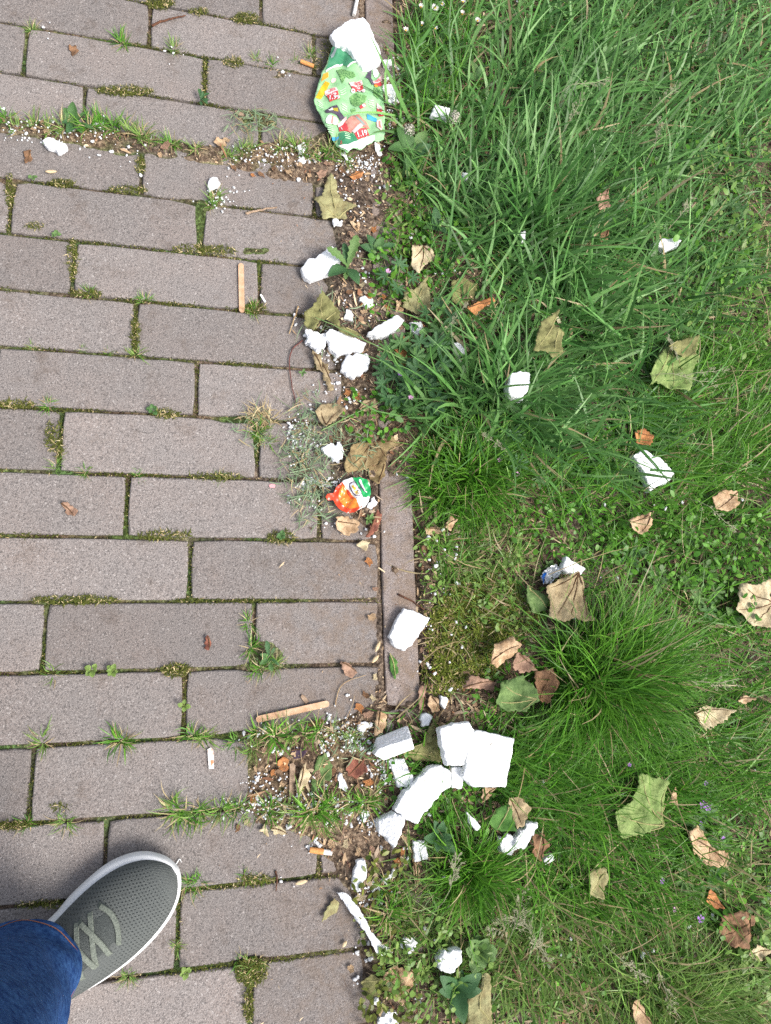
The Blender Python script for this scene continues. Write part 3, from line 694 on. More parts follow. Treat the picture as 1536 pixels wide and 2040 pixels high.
crumbs([(455,333,6),(465,290,5),(480,293,5),(470,318,5),(488,322,6),(525,318,7),(532,312,5),(563,297,6),(580,290,7),(563,320,6),(595,357,9),(628,322,6),(466,372,6),(472,380,5),(458,380,5),(433,392,6),(430,400,4),(445,400,4),(443,420,5),(420,398,4),(700,320,8),(715,322,9),(728,328,8),(735,335,7),(690,345,6),(705,352,5),(680,360,6),(720,345,5),(765,374,8),(756,376,6),(745,350,6),(735,378,5),(714,412,5),(718,425,5),(688,395,5)], 'white foam crumb in the litter below the leaflet', 'foam crumbs below the leaflet')
crumbs([(772,155,7),(780,150,6),(790,145,6),(772,133,6),(785,130,7),(792,118,6),(796,160,6),(760,230,6),(775,222,5),(790,238,5),(786,270,6),(782,285,5),(795,275,5),(785,300,6),(805,262,4),(775,248,6),(826,395,5),(820,420,5),(818,470,7),(765,487,7),(815,480,7)], 'white foam crumb in the soil and weeds right of the leaflet', 'foam crumbs right of the leaflet')
crumbs([(712,512,5),(722,535,6),(728,542,7),(723,556,6),(715,548,5),(727,563,6),(686,600,5),(684,605,4),(740,598,5),(865,548,6),(878,552,5),(900,548,5),(612,620,6),(587,626,6),(590,645,6),(587,635,4),(640,650,5),(735,640,4),(738,630,5),(752,690,4),(693,700,6),(660,700,7),(668,715,6),(672,710,6),(674,762,8),(708,780,8),(695,795,6),(697,802,7),(690,812,6),(705,800,5),(783,742,5),(785,755,5),(826,765,6),(830,655,4),(852,690,4),(861,694,4),(1305,390,4)], 'white foam crumb among leaves and cranesbill beside the middle kerb', 'foam crumbs around the middle kerb')
crumbs([(575,842,7),(580,850,8),(577,860,9),(583,870,8),(590,880,7),(575,875,6),(600,888,6),(620,885,6),(632,888,8),(640,878,7),(636,895,7),(618,892,6),(590,905,5),(585,925,6),(600,925,5),(565,850,4),(620,815,6),(618,805,5),(608,965,8),(620,955,8),(632,958,9),(645,963,9),(655,966,8),(668,960,6),(660,968,6),(612,968,8),(605,975,6),(575,987,5),(622,995,6),(575,1000,4),(628,1010,5),(640,1015,4),(650,1042,5)], 'white foam crumb in the dry clippings left of the foil lid', 'foam crumbs among the clippings')
crumbs([(746,1068,7),(730,1054,6),(720,1062,5),(850,1073,9),(866,1080,5),(878,1058,6),(863,1130,8),(905,1092,5),(905,1107,6),(902,1115,5),(880,1098,5),(905,1163,7),(862,1185,5),(812,950,8),(790,945,5),(850,1118,5),(872,1122,4),(910,1165,4),(925,1250,5),(905,1240,5),(915,1290,6),(850,1323,6),(855,1330,5),(838,1318,6),(895,1372,6),(893,1375,5),(863,1342,6),(890,1320,4),(860,1255,4),(895,1265,4)], 'white foam crumb in the short mossy turf along the bare kerb', 'foam crumbs along the bare kerb')
crumbs([(486,1461,6),(497,1468,6),(515,1463,5),(527,1452,7),(508,1480,5),(525,1460,5),(572,1440,5),(578,1448,4),(545,1489,6),(540,1495,7),(560,1500,8),(575,1490,6),(645,1495,7),(652,1503,8),(660,1512,8),(640,1488,7),(655,1430,8),(662,1437,7),(657,1424,6),(672,1450,7),(685,1447,6),(692,1440,6),(700,1475,8),(712,1478,7),(722,1470,6),(718,1490,7),(700,1490,6),(735,1480,6),(720,1462,7),(690,1430,5),(738,1445,9),(693,1385,6),(640,1410,4),(668,1405,4),(735,1500,6),(733,1530,8),(740,1545,6),(765,1542,9),(770,1552,7),(768,1560,8),(760,1530,6),(752,1515,5),(515,1540,5),(510,1548,5)], 'white foam crumb in the littered soil left of the foam pile', 'foam crumbs left of the pile')
crumbs([(500,1575,6),(512,1590,7),(515,1600,9),(505,1602,7),(498,1598,6),(522,1596,6),(480,1620,6),(483,1612,5),(525,1625,7),(540,1610,5),(556,1592,6),(545,1588,5),(570,1603,5),(575,1620,6),(582,1623,7),(565,1625,5),(620,1605,7),(628,1597,6),(640,1590,6),(650,1640,6),(660,1615,6),(672,1603,6),(620,1580,6),(625,1585,5),(572,1647,8),(577,1645,7),(618,1690,8),(632,1680,7),(637,1685,8),(628,1676,6),(613,1687,6),(690,1640,6),(700,1645,7),(715,1630,6),(748,1642,8),(755,1650,7),(742,1640,5),(720,1600,6),(712,1597,5),(680,1610,5),(695,1622,5),(650,1565,5),(505,1557,5),(512,1553,6),(450,1600,6),(445,1630,5),(430,1625,5),(780,1630,6),(850,1620,6),(760,1690,6),(803,1690,6),(812,1710,7),(795,1650,4)], 'white foam crumb in the wide weedy joint below the pile', 'foam crumbs in the lower weedy joint')
crumbs([(745,1770,7),(750,1765,8),(735,1755,6),(740,1762,5),(758,1800,6),(730,1803,6),(728,1785,5),(770,1855,7),(765,1850,6),(780,1830,5),(735,1880,6),(712,1900,6),(714,1897,5),(738,1910,8),(730,1915,6),(708,1952,7),(714,1948,6),(752,1995,8),(835,1995,6),(820,1958,6),(845,1742,5),(882,1745,6),(870,1800,5),(845,1848,6),(862,1868,5),(560,1757,5)], 'white foam crumb on soil around the curved strip', 'foam crumbs around the curved strip')
crumbs([(1160,186,9),(1122,276,8),(1085,208,5),(1020,25,5),(1265,1590,5),(1225,1580,5),(1068,1555,10),(1125,1758,7),(1160,1733,5),(1204,1796,6),(1515,1762,12),(1402,1818,9),(1358,1838,8),(1260,1890,9),(1100,1888,6),(1303,1980,8),(1120,1860,6),(1283,1883,6),(1465,1000,7),(1190,1012,6),(1308,1020,6),(1338,1008,6),(1130,1235,5),(1370,545,5),(1135,530,6),(1215,1155,5),(1180,1320,4),(1480,1530,5),(1380,1555,5)], 'lone white foam crumb caught among the lawn grass', 'foam crumbs in the lawn')
# ------------------------------------------------------------------ crumpled advertising leaflet
FZ = .010
FLY = [(672,92),(684,86),(700,98),(712,116),(726,133),(740,131),(748,146),(757,160),(762,186),(764,220),(765,250),(763,283),(745,285),(738,293),(722,300),(700,305),(690,312),(672,298),(660,280),(645,255),(630,222),(624,206),(632,175),(640,150),(650,135),(655,115),(662,100)]
fc = G(697, 205)[:2]
def fly_z(x, y):
    px, py = PX(x, y, FZ)
    u, v = (px - 697) / 70, (py - 200) / 110
    z = .007 * np.clip(1 - u * u - .6 * v * v, 0, 1)
    z = z + .0046 * np.abs(np.sin(.055 * (px + .45 * py) + .3)) + .0040 * np.abs(np.sin(.070 * (px - .8 * py) + 1.1)) + .0026 * np.abs(fbm(x, y, 40, 2, 12)) + .003 * np.abs(np.sin(.11 * (.3 * px - py)))
    z = z + .006 * np.exp(-((px - 668) / 9) ** 2 - ((py - 118) / 16) ** 2) - .004 * np.exp(-((px - 682) / 7) ** 2 - ((py - 125) / 22) ** 2)
    cap = .013 + .02 * sm(110, 150, py + .35 * (px - 700) * -1)
    return .0075 + np.clip(z, 0, cap)
def plain(name, c, rough=.55, spec=.35, **k): return mat(name, c, rough=rough, spec=spec, **k)
M_PLG = mat('print_light_green', lin(150, 208, 148, .82), lin(172, 218, 166, .82), scale=40, rough=.5, spec=.4)
M_PDG = mat('print_dark_green', lin(84, 160, 120, .8), lin(58, 138, 98, .8), scale=40, rough=.5, spec=.4)
M_PW = plain('print_white', (.80, .81, .80)); M_PR = plain('print_red', lin(214, 78, 82, .85)); M_PPK = plain('print_pale_pink', lin(240, 205, 205, .85))
M_PY = mat('print_yellow', lin(240, 195, 45, .85), lin(225, 165, 35, .85), scale=120, rough=.5); M_PO = plain('print_orange', lin(235, 160, 50, .85))
M_PD = mat('print_aubergine', lin(70, 60, 78, .85), lin(110, 100, 118, .85), scale=90, rough=.5); M_PB = plain('print_blue', lin(60, 165, 215, .85))
M_PH = mat('print_herbs', lin(70, 125, 70, .85), lin(150, 200, 125, .85), scale=330, rough=.5); M_PM = mat('print_meat', lin(225, 165, 150, .85), lin(190, 125, 110, .85), scale=90, rough=.5)
M_PG = mat('print_gold', lin(205, 190, 70, .85), lin(160, 150, 50, .85), scale=200, rough=.5); M_PGR = plain('print_grey', lin(150, 165, 165, .85)); M_PDK = plain('print_dark_text', lin(120, 40, 60, .8)); M_PLN = plain('print_light_line', lin(205, 238, 200, .85))
P, Fc = sheet(G(*np.array(FLY, float).T, FZ)[:, :2], .0036, .0006)
flyer = obj('leaflet', np.column_stack([P, fly_z(P[:, 0], P[:, 1])]), Fc, M_PLG, smooth=True)
md = flyer.modifiers.new('thickness', 'SOLIDIFY'); md.thickness = .0006; md.offset = -1
tag(flyer, 'crumpled green grocery leaflet with red price boxes lying beside the kerb', 'leaflet')
def printed(name, poly, m, layer=1, step=.0036):
    P, Fc = sheet(G(*np.array(poly, float).T, FZ)[:, :2], step)
    return obj(name, np.column_stack([P, fly_z(P[:, 0], P[:, 1]) + .0009 + .00045 * layer]), Fc, m, flyer, smooth=True)
def disc(cx, cy, rx, ry=None, n=16, rot=0.):
    ry = ry or rx; a = np.linspace(0, 2 * np.pi, n, endpoint=False)
    x, y = rx * np.cos(a), ry * np.sin(a); c, s = math.cos(rot), math.sin(rot)
    return [(cx + c * X - s * Y, cy + s * X + c * Y) for X, Y in zip(x, y)]
def box(cx, cy, w_, h_, rot):
    c, s = math.cos(rot), math.sin(rot); return [(cx + c * a - s * b, cy + s * a + c * b) for a, b in ((-w_/2, -h_/2), (w_/2, -h_/2), (w_/2, h_/2), (-w_/2, h_/2))]
def textmesh(txt, cx, cy, size, rot, tomap, bold=.02, shear=.0):
    cu = bpy.data.curves.new('t', 'FONT'); cu.body = txt; cu.align_x = 'CENTER'; cu.align_y = 'CENTER'; cu.size = size; cu.resolution_u = 2; cu.offset = bold * size; cu.shear = shear
    t_ = bpy.data.objects.new('t', cu); COL.objects.link(t_); dg = bpy.context.evaluated_depsgraph_get(); me = t_.evaluated_get(dg).to_mesh()
    v = np.array([tuple(q_.co)[:2] for q_ in me.vertices]); f = [tuple(p_.vertices) for p_ in me.polygons]
    t_.evaluated_get(dg).to_mesh_clear(); bpy.data.objects.remove(t_); bpy.data.curves.remove(cu)
    c, s = math.cos(rot), math.sin(rot)
    return tomap(cx + c * v[:, 0] + s * v[:, 1], cy + s * v[:, 0] - c * v[:, 1]), f
def ptext(name, txt, cx, cy, size, deg, m, layer=3, **k):
    def mp(a, b): w3 = G(a, b, FZ); return np.column_stack([w3[:, :2], fly_z(w3[:, 0], w3[:, 1]) + .0016 + .00045 * layer])
    v, f = textmesh(txt, cx, cy, size, math.radians(deg), mp, **k); return obj(name, v, f, m, flyer)
printed('header_band', [(672,93),(684,87),(700,99),(712,117),(726,133),(732,134),(716,141),(700,136),(690,142),(681,135),(664,141),(647,150),(652,135),(656,115),(663,101)], M_PDG)
printed('header_rule', [(647,150),(664,140),(681,133),(681,136),(664,143),(648,153)], M_PW, 2); printed('header_rule', [(689,142),(700,136),(716,134),(716,137),(701,139),(690,145)], M_PW, 2)
printed('emblem', disc(709, 118, 14, 15, 18, .5), M_PG, 2); printed('emblem_ring', disc(709, 118, 9, 10, 14, .5), M_PY, 3); ptext('emblem_text', 'IIIIII', 709, 120, 7, 35, M_PG, 4)
ptext('header_text', 'LAM', 686, 95, 9, -30, M_PW, 3)
printed('herb_picture', [(668,148),(680,142),(690,150),(702,155),(706,163),(694,170),(686,166),(679,178),(674,165)], M_PH, 1)
printed('herb_picture', [(694,204),(704,198),(716,201),(728,200),(726,210),(719,222),(706,224),(698,216)], M_PH, 1); printed('herb_picture', [(696,228),(704,226),(706,232),(698,234)], M_PH, 1)
printed('herb_picture', [(742,185),(752,180),(758,195),(750,205),(741,198)], M_PH, 1)
printed('corn_picture', [(647,170),(656,173),(650,186),(638,203),(627,203),(633,190)], M_PY, 1); printed('orange_picture', [(643,155),(652,153),(653,160),(645,165),(638,172),(640,163)], M_PO, 1); printed('flower_picture', disc(663, 167, 5, 4, 9), M_PPK, 1)
printed('price_box', [(647,193),(670,189),(674,209),(655,213)], M_PR, 2); printed('price_strip', [(645,190),(667,185),(671,192),(648,198)], M_PPK, 3); ptext('price_text', '1.99', 663, 206, 13, 6, M_PW, 4); ptext('price_text', '2.99', 662, 198.5, 6, 6, M_PW, 4, bold=.01); ptext('discount_text', '-30%', 659, 191, 7, -8, M_PR, 4, bold=.01)
printed('price_box', [(695,182),(719,177),(723,190),(700,197)], M_PR, 2); printed('price_strip', [(692,178),(718,170),(720,178),(696,186)], M_PPK, 3); ptext('discount_text', '-50%', 709, 177.5, 8, -14, M_PR, 4, bold=.01); ptext('price_text', '1.09', 710, 185, 6.5, -12, M_PW, 4, bold=.01)
for cx, cy in ((700, 195), (712, 192.5), (721, 190)): printed('price_digit', disc(cx, cy, 4, 4, 10), M_PW, 4); printed('price_digit_core', disc(cx, cy, 1.6, 1.8, 8), M_PR, 5)
printed('price_box', [(741,176),(757,168),(760,176),(744,184)], M_PR, 2); printed('price_strip', [(739,173),(757,160),(759,168),(742,178)], M_PPK, 3); ptext('discount_text', '-50%', 749, 170, 6.5, -28, M_PR, 4, bold=.01)
printed('price_box', [(749,220),(758,222),(763,238),(752,240)], M_PR, 2); printed('price_strip', [(748,213),(757,218),(760,226),(749,221)], M_PPK, 3); ptext('price_text', '1.5', 755, 233, 10, 18, M_PW, 4)
printed('price_box', [(673,260),(686,250),(695,272),(673,272)], M_PR, 2); printed('price_strip', [(670,256),(687,242),(688,249),(672,263)], M_PPK, 3); ptext('price_text', '1', 678, 267, 11, -10, M_PW, 4)
printed('price_box', [(702,272),(728,262),(734,276),(710,287)], M_PR, 2); printed('price_strip', [(698,270),(716,257),(721,261),(703,276)], M_PPK, 3); ptext('price_text', '1.19', 718.5, 276, 13.5, -20, M_PW, 4)
printed('price_box', [(712,226),(724,217),(726,225),(715,231)], M_PR, 2); printed('price_digit', disc(721, 224, 3.4, 3.4, 10), M_PW, 3)
printed('aubergine_picture', [(645,229),(655,221),(668,221),(674,229),(681,240),(684,244),(676,249),(669,238),(660,236),(648,236)], M_PD, 2); printed('aubergine_shine', [(652,226),(660,223),(662,227),(654,230)], M_PW, 3); printed('aubergine_stalk', [(660,224),(670,226),(672,232),(664,230)], M_PG, 3)
printed('mushroom_picture', disc(655, 249, 8, 8, 12), M_PW, 2); printed('mushroom_picture', disc(665, 251, 7, 7, 12), M_PPK, 3); printed('mushroom_shadow', [(659,243),(661,244),(661,255),(657,255)], M_PM, 4)
printed('meat_picture', [(686,252),(698,241),(712,238),(728,250),(735,262),(722,262),(704,268),(696,274),(690,268)], M_PM, 2); printed('meat_shadow', [(704,241),(714,247),(726,258),(720,259),(708,250)], M_PGR, 3)
printed('ham_picture', [(748,248),(757,244),(760,258),(757,270),(748,262)], M_PPK, 2); printed('ham_stripe', [(752,250),(755,248),(757,264),(753,262)], M_PM, 3)
printed('blue_label', [(728,238),(748,243),(749,250),(729,245)], M_PB, 2); printed('blue_label', [(660,279),(673,280),(672,285),(661,284)], M_PB, 2)
printed('dark_picture', [(728,140),(736,136),(738,150),(737,165),(744,178),(738,182),(731,166),(725,164),(731,152)], M_PD, 2); printed('egg_picture', disc(746, 155, 5, 8, 12, -.3), M_PW, 2); printed('flower_picture', disc(746, 182, 4, 2.6, 8), M_PO, 3)
printed('lower_band', [(673,275),(700,275),(712,288),(690,298),(673,296)], M_PDG, 2); ptext('page_number', '2', 677, 293, 9, 0, M_PR, 4)
printed('bottom_margin', [(672,297),(690,298),(715,286),(735,277),(745,275),(745,285),(738,293),(722,300),(700,305),(692,311),(678,302)], M_PW, 3)
for cx, cy, n_, rot in ((637, 216, 4, .5), (655, 266, 4, .4), (688, 281, 4, .25), (680, 196, 3, -.3), (736, 215, 4, 0), (683, 228, 3, .3)):
    for k in range(n_): printed('text_line', box(cx + k * .7, cy - 5 + k * 3.6, 12 - 2 * (k % 2), 1.3, rot), M_PLN if n_ else M_PW, 3)
printed('fold_patch', [(656,122),(668,104),(674,106),(668,112),(662,126),(657,130)], M_PGR, 3)
# torn corner folded over at the foot
for poly, z0 in (([(672,300),(684,302),(697,322),(701,325),(690,318),(680,308)], .010), ([(746,274),(756,278),(757,292),(762,308),(755,313),(749,302),(747,288)], .009)):
    P, Fc = sheet(G(*np.array(poly, float).T, z0)[:, :2], .0036); o = obj('torn_flap', np.column_stack([P, z0 + .003 * fbm(P[:, 0], P[:, 1], 70, 2, 8)]), Fc, M_PW, flyer, smooth=True)

# ------------------------------------------------------------------ foil lid
LZ = .012; lidc = np.array([700., 990.])
def lid_z(x, y):
    px, py = PX(x, y, LZ); r = np.hypot(px - 700, py - 990) / 42
    return .010 + .006 * np.exp(-((px - 712) / 12) ** 2 - ((py - 1000) / 40) ** 2) + .0030 * np.abs(np.sin(.16 * (px + py * .7))) + .0020 * np.abs(np.sin(.23 * (px - py) + .4)) + .004 * sm(.75, 1., r) * (px < 702) - .004 * np.exp(-((px - 690) / 7) ** 2 - ((py - 995) / 18) ** 2)
def foil(name, c): return mat(name, c, rough=.28, spec=.6, coat=.4)
M_LO = mat('lid_orange', lin(240, 120, 30, .85), lin(245, 150, 45, .85), scale=60, rough=.3, spec=.6, coat=.4); M_LR = foil('lid_red_orange', lin(225, 70, 28, .85)); M_LG = foil('lid_green', lin(30, 175, 95, .8)); M_LW = foil('lid_white', (.8, .8, .8)); M_LDR = foil('lid_dark_outline', lin(95, 75, 105, .8)); M_LY = foil('lid_yellow', lin(245, 205, 40, .85)); M_LLO = foil('lid_fruit_highlight', lin(250, 190, 90, .9))
lidpoly = [(684,957),(700,953),(716,953),(729,957),(736,968),(737,985),(735,998),(727,1010),(717,1015),(704,1022),(690,1022),(675,1014),(666,1002),(663,997),(652,997),(648,992),(652,987),(664,985),(670,972)]
P, Fc = sheet(G(*np.array(lidpoly, float).T, LZ)[:, :2], .0034)
lid = obj('foil_lid', np.column_stack([P, lid_z(P[:, 0], P[:, 1])]), Fc, M_LW, smooth=True); md = lid.modifiers.new('thickness', 'SOLIDIFY'); md.thickness = .0005; md.offset = -1
tag(lid, 'crumpled round foil lid, orange, white and green, with a pull tab', 'foil lid')
def lp(name, poly, m, layer):
    P, Fc = sheet(G(*np.array(poly, float).T, LZ)[:, :2], .0034); return obj(name, np.column_stack([P, lid_z(P[:, 0], P[:, 1]) + .0009 + .00045 * layer]), Fc, m, lid, smooth=True)
lp('red_rim', [(681,961),(688,972),(677,983),(674,995),(681,1006),(692,1013),(708,1013),(722,1010),(705,1022.5),(689,1022.5),(674,1014.5),(665.5,1003),(662.5,998),(651,998),(647,992),(651,986),(663.5,984),(669,972)], M_LR, 1)
lp('fruit_picture', [(681,966),(692,976),(702,989),(710,999),(713,1012),(698,1015),(686,1010),(676,1000),(673,990),(676,977)], M_LO, 2)
for poly in ([(681,970),(683,971),(681,985),(678,990),(678,982)], [(688,1008),(690,1000),(700,996),(700,999),(692,1003)], [(676,998),(686,992),(687,994),(678,1001)]): lp('fruit_highlight', poly, M_LLO, 3)
lp('green_band', [(702,952.5),(716,952),(730,956),(737,967),(738,985),(735,992),(723,992),(715,976),(708,963)], M_LG, 1)
lp('white_stroke', [(714,957),(717,957),(724,971),(731,981),(729,983),(721,973)], M_LW, 2); lp('dark_stroke', [(712,961),(714,960),(720,972),(726,980),(724,981),(717,973)], M_LDR, 3)
lp('logo_outline', [(699,961),(706,961),(710,968),(717,977),(719,986),(714,991),(706,990),(700,982),(697,974),(694,967)], M_LDR, 2); lp('logo_field', [(700,962.5),(705,962.5),(709,969),(715.5,978),(717.5,985.5),(713.5,989.5),(707,988.5),(701.5,981),(698.5,973),(696,967.5)], M_LW, 3)
for poly in ([(699,969),(703,968),(704,973),(701,974)], [(702,974),(706,972),(708,977),(704,979)], [(704,979),(709,978),(711,983),(706,984)], [(706,985),(712,984),(713,987),(708,988)]): lp('yellow_lettering', poly, M_LY, 4)
lp('red_stroke', [(690,975),(694,978),(698,987),(703,994),(702,996),(696,991),(691,982)], M_LR, 4); lp('foam_patch', [(708,995),(716,992),(725,996),(725,1002),(718,1008),(712,1007)], M_FOAM, 3)

# ------------------------------------------------------------------ crumpled wrapper in the lawn
M_FOIL = mat('silver_foil', (.62, .64, .66), (.75, .77, .78), scale=80, rough=.25, metal=.8); M_WB = foil('wrapper_blue', lin(30, 110, 205, .85)); M_WW = foil('wrapper_white', (.78, .8, .82))
wp = [(1076,1150),(1080,1142),(1092,1130),(1105,1124),(1118,1132),(1117,1142),(1105,1155),(1095,1163),(1083,1164)]
P, Fc = sheet(G(*np.array(wp, float).T, .030)[:, :2], .003, .0008); occupy(P[:9], .03)
def wr_z(P): return .026 + .010 * np.abs(fbm(P[:, 0], P[:, 1], 55, 2, 2)) + .004 * np.abs(np.sin(P[:, 0] * 420 + P[:, 1] * 250))
wr = obj('crumpled_wrapper', np.column_stack([P, wr_z(P)]), Fc, M_FOIL); md = wr.modifiers.new('thickness', 'SOLIDIFY'); md.thickness = .0008
tag(wr, 'crumpled silver and blue snack wrapper beside the big tan leaf', 'wrapper')
for nm, poly, m in (('blue_band', [(1077,1151),(1080,1144),(1085,1140),(1086,1144),(1083,1152),(1086,1162),(1081,1161)], M_WB), ('white_band', [(1086,1144),(1090,1141),(1092,1150),(1094,1160),(1088,1162),(1084,1153)], M_WW)):
    P, Fc = sheet(G(*np.array(poly, float).T, .030)[:, :2], .003); obj(nm, np.column_stack([P, wr_z(P) + .0009]), Fc, m, wr)

# ------------------------------------------------------------------ wooden sticks, cigarette ends, paper, husks
def stick(name, p0, p1, wd, m, label, z=.002, th=.0022, cat='stick', round_=True):
    a, b = G(*p0, z + th)[:2], G(*p1, z + th)[:2]; L = np.hypot(*(b - a)); d = (b - a) / L; nn = np.array([-d[1], d[0]]); r = wd / 2; o2 = []
    if round_:
        for k in range(9): q_ = -math.pi / 2 + math.pi * k / 8; o2.append((L - r + r * math.cos(q_), r * math.sin(q_)))
        for k in range(9): q_ = math.pi / 2 + math.pi * k / 8; o2.append((r + r * math.cos(q_), r * math.sin(q_)))
    else: o2 = [(0, -r), (L * .5, -r * .95), (L, -r * .8), (L * .99, 0), (L * 1.01, r * .9), (L * .5, r), (.002, r), (-.002, .2 * r)]
    o2 = np.array(o2); n = len(o2); c_ = o2.mean(0); V = []
    for sc, zz in ((.99, z), (1, z + th * .3), (1, z + th * .75), (.975, z + th)):
        q_ = c_ + (o2 - c_) * np.array([1 - (1 - sc) * .15, sc]); w2 = a + q_[:, :1] * d + q_[:, 1:] * nn; V.append(np.column_stack([w2, np.full(n, zz)]))
    V = np.concatenate(V); Fc = [(k * n + i, k * n + (i + 1) % n, (k + 1) * n + (i + 1) % n, (k + 1) * n + i) for k in range(3) for i in range(n)] + [tuple(range(n))[::-1], tuple(3 * n + i for i in range(n))]
    o = obj(name, V, Fc, m); tag(o, label, cat); return o
stick('wooden_stick', (480,524), (482,622), .0095, M_WOOD, 'flat wooden ice lolly stick lying upright on the pavers')
stick('wooden_stick', (510,1434), (656,1401), .0098, M_WOOD, 'flat wooden ice lolly stick above the lower weedy joint', z=.004)
stick('wooden_stick', (583,1522), (581,1588), .0085, M_WOODG, 'weathered flat stick stuck in the litter beside leaves', z=.008, round_=False)
stick('wood_splinter', (602,1386), (612,1400), .0065, M_WOODG, 'short pale splinter poking from behind the lolly stick', z=.001, round_=False, cat='splinter')
stick('paper_scrap', (419,1492), (421,1532), .0085, mat('stained_paper', (.78, .77, .75), lin(190, 130, 90), scale=110, rough=.8, contrast=(.5, .62)), 'small white paper strip with rusty stains on a paver', z=.003, th=.001, round_=False, cat='paper scrap')
stick('wood_chip', (470,222), (490,232), .0075, M_WOODG, 'pale weathered wood chip on the pavers left of the leaflet', z=.002, th=.003, round_=False, cat='wood chip')
stick('confetti_square', (538,967), (548,969), .0065, mat('pink_paper', lin(235, 170, 175, .85), rough=.8), 'tiny pink paper square on a paver', z=.0015, th=.0006, round_=False, cat='paper scrap')
stick('paper_curl', (519,586), (529,602), .0035, M_PW, 'thin white paper curl beside the upright lolly stick', z=.002, th=.001, cat='paper scrap')
M_FILT = mat('filter_orange', lin(235, 170, 105, .85), lin(215, 145, 85, .85), scale=300, rough=.8); M_PAP = mat('cigarette_paper', (.78, .77, .75), (.62, .6, .57), scale=200, rough=.85)
def butt(p0, p1, label, split=1.0, r=.0037, m0=M_FILT):
    z = r + .001; a, b = G(*p0, z), G(*p1, z); v, f = tube([a, a + (b - a) * .1, a + (b - a) * split * .9, a + (b - a) * split], [r * .96, r, r, r * .97], 12)
    o = obj('cigarette_end', v, f, m0, smooth=False); tag(o, label, 'cigarette end')
    if split < 1: v, f = tube([a + (b - a) * split, a + (b - a) * (split + 1) / 2, b], [r * .93, r * .95, r * .9], 12); obj('paper_end', v, f, M_PAP, o)
butt((599,122), (625,132), 'orange cigarette filter in the joint left of the leaflet')
butt((617,1693), (661,1699), 'cigarette end with orange filter and white paper below the litter', .62, .0042)
butt((705,30), (712,-4), 'white cigarette end at the top edge near the kerb', 1.0, .0036, M_PAP)
M_HUSK = mat('seed_husk', lin(225, 205, 170, .85), lin(190, 165, 125, .85), scale=200, rough=.7)
def husk(px, py, L, W, ang, label):
    g = G(px, py, .003); bm = bmesh.new(); bmesh.ops.create_uvsphere(bm, u_segments=12, v_segments=8, radius=1)
    V = np.array([tuple(v.co) for v in bm.verts]); Fc = [tuple(v.index for v in f.verts) for f in bm.faces]; bm.free()
    tpr = 1 - .35 * V[:, 0] ** 2 * np.sign(V[:, 0] + 1); V = np.column_stack([V[:, 0] * L / 2, V[:, 1] * W / 2 * tpr, V[:, 2] * W * .3 + .25 * W * V[:, 0] ** 2 * .3])
    c, s = math.cos(ang), math.sin(ang); V = np.column_stack([V[:, 0] * c - V[:, 1] * s, V[:, 0] * s + V[:, 1] * c, V[:, 2]]) + [g[0], g[1], .0045]
    tag(obj('seed_husk', V, Fc, M_HUSK, smooth=True), label, 'seed husk')
husk(102, 343, .019, .0065, .15, 'pale seed husk on a paver below the oval foam piece'); husk(752, 1288, .020, .0065, 1.1, 'upper of two pale husks beside the bare kerb'); husk(747, 1313, .017, .0070, .8, 'lower of two pale husks beside the bare kerb'); husk(600, 1757, .019, .0065, .15, 'pale seed husk in the joint right of the sneaker'); husk(605, 1642, .017, .006, .4, 'pale husk in the soil of the lower weedy joint'); husk(686, 1880, .010, .006, .9, 'pale husk at the foot of the curved foam strip')
def twig(pts, r, m, label, z=.003, taper=.5, n=None, name='twig', cat='twig'):
    p = np.array(pts, float); zz = np.array([q_[2] if len(q_) > 2 else z for q_ in pts]) if len(pts[0]) > 2 else np.full(len(p), z)
    w3 = np.array([G(a[0], a[1], float(b)) for a, b in zip(p, zz)]); c = smoothline(w3, n or 4 * len(pts)); c[1:-1] += rng.normal(0, r * .25, (len(c) - 2, 3)); v, f = tube(c, r, 6, taper)
    o = obj(name, v, f, m, smooth=True); tag(o, label, cat); return o
twig([(303,52),(325,42),(345,36),(370,31)], .0024, M_BARK, 'brown broken twig on the pavers at the top left')
twig([(603,678),(580,700),(577,738),(588,795),(604,838),(618,872)], .0012, M_REDSTEM, 'long thin red-brown stem curving over the pavers', n=30)
twig([(489,424),(520,418),(552,412)], .0026, M_WOODG, 'pale broken twig on the pavers left of the maple leaf')
twig([(793,1184),(820,1198),(846,1214)], .0019, M_BARK, 'brown twig on the kerb above the flat foam block')
twig([(668,1405),(675,1375),(690,1358),(728,1345)], .0009, M_STRAW, 'thin curved straw on the pavers right of the lolly stick', n=20, name='straw', cat='straw')
twig([(594,610),(588,630),(576,665)], .0017, M_STRAW, 'dry straw stalk left of the olive leaf', name='straw', cat='straw')
twig([(1100,1772),(1120,1795),(1140,1830)], .006, M_BARK, 'thick brown bark stick in the lower lawn', z=.012, taper=.8)
twig([(645,1505),(668,1480),(700,1410),(706,1385)], .0007, M_STRAW, 'hair thin straw crossing the soil above the litter', n=20, name='straw', cat='straw')
twig([(350,1722),(358,1711),(361,1718)], .0009, M_PW, 'tiny white paper shred at the toe of the sneaker', name='paper_shred', cat='paper scrap')
twig([(549,1735,.002),(552,1752,.004),(549,1775,.002)], .0016, M_BARK, 'short brown stalk in the joint right of the sneaker')
twig([(672,1692),(688,1710),(700,1738)], .0009, M_REDSTEM, 'thin brown stem left of the upright foam bar')
twig([(848,1465),(865,1440),(880,1420),(892,1400)], .0018, M_STRAW, 'forked dry stalk at the top of the foam pile', z=.012, name='straw', cat='straw')
twig([(965,1632),(985,1622),(1000,1610)], .0012, M_STRAW, 'short straw below the smooth foam plate', z=.03, name='straw', cat='straw')
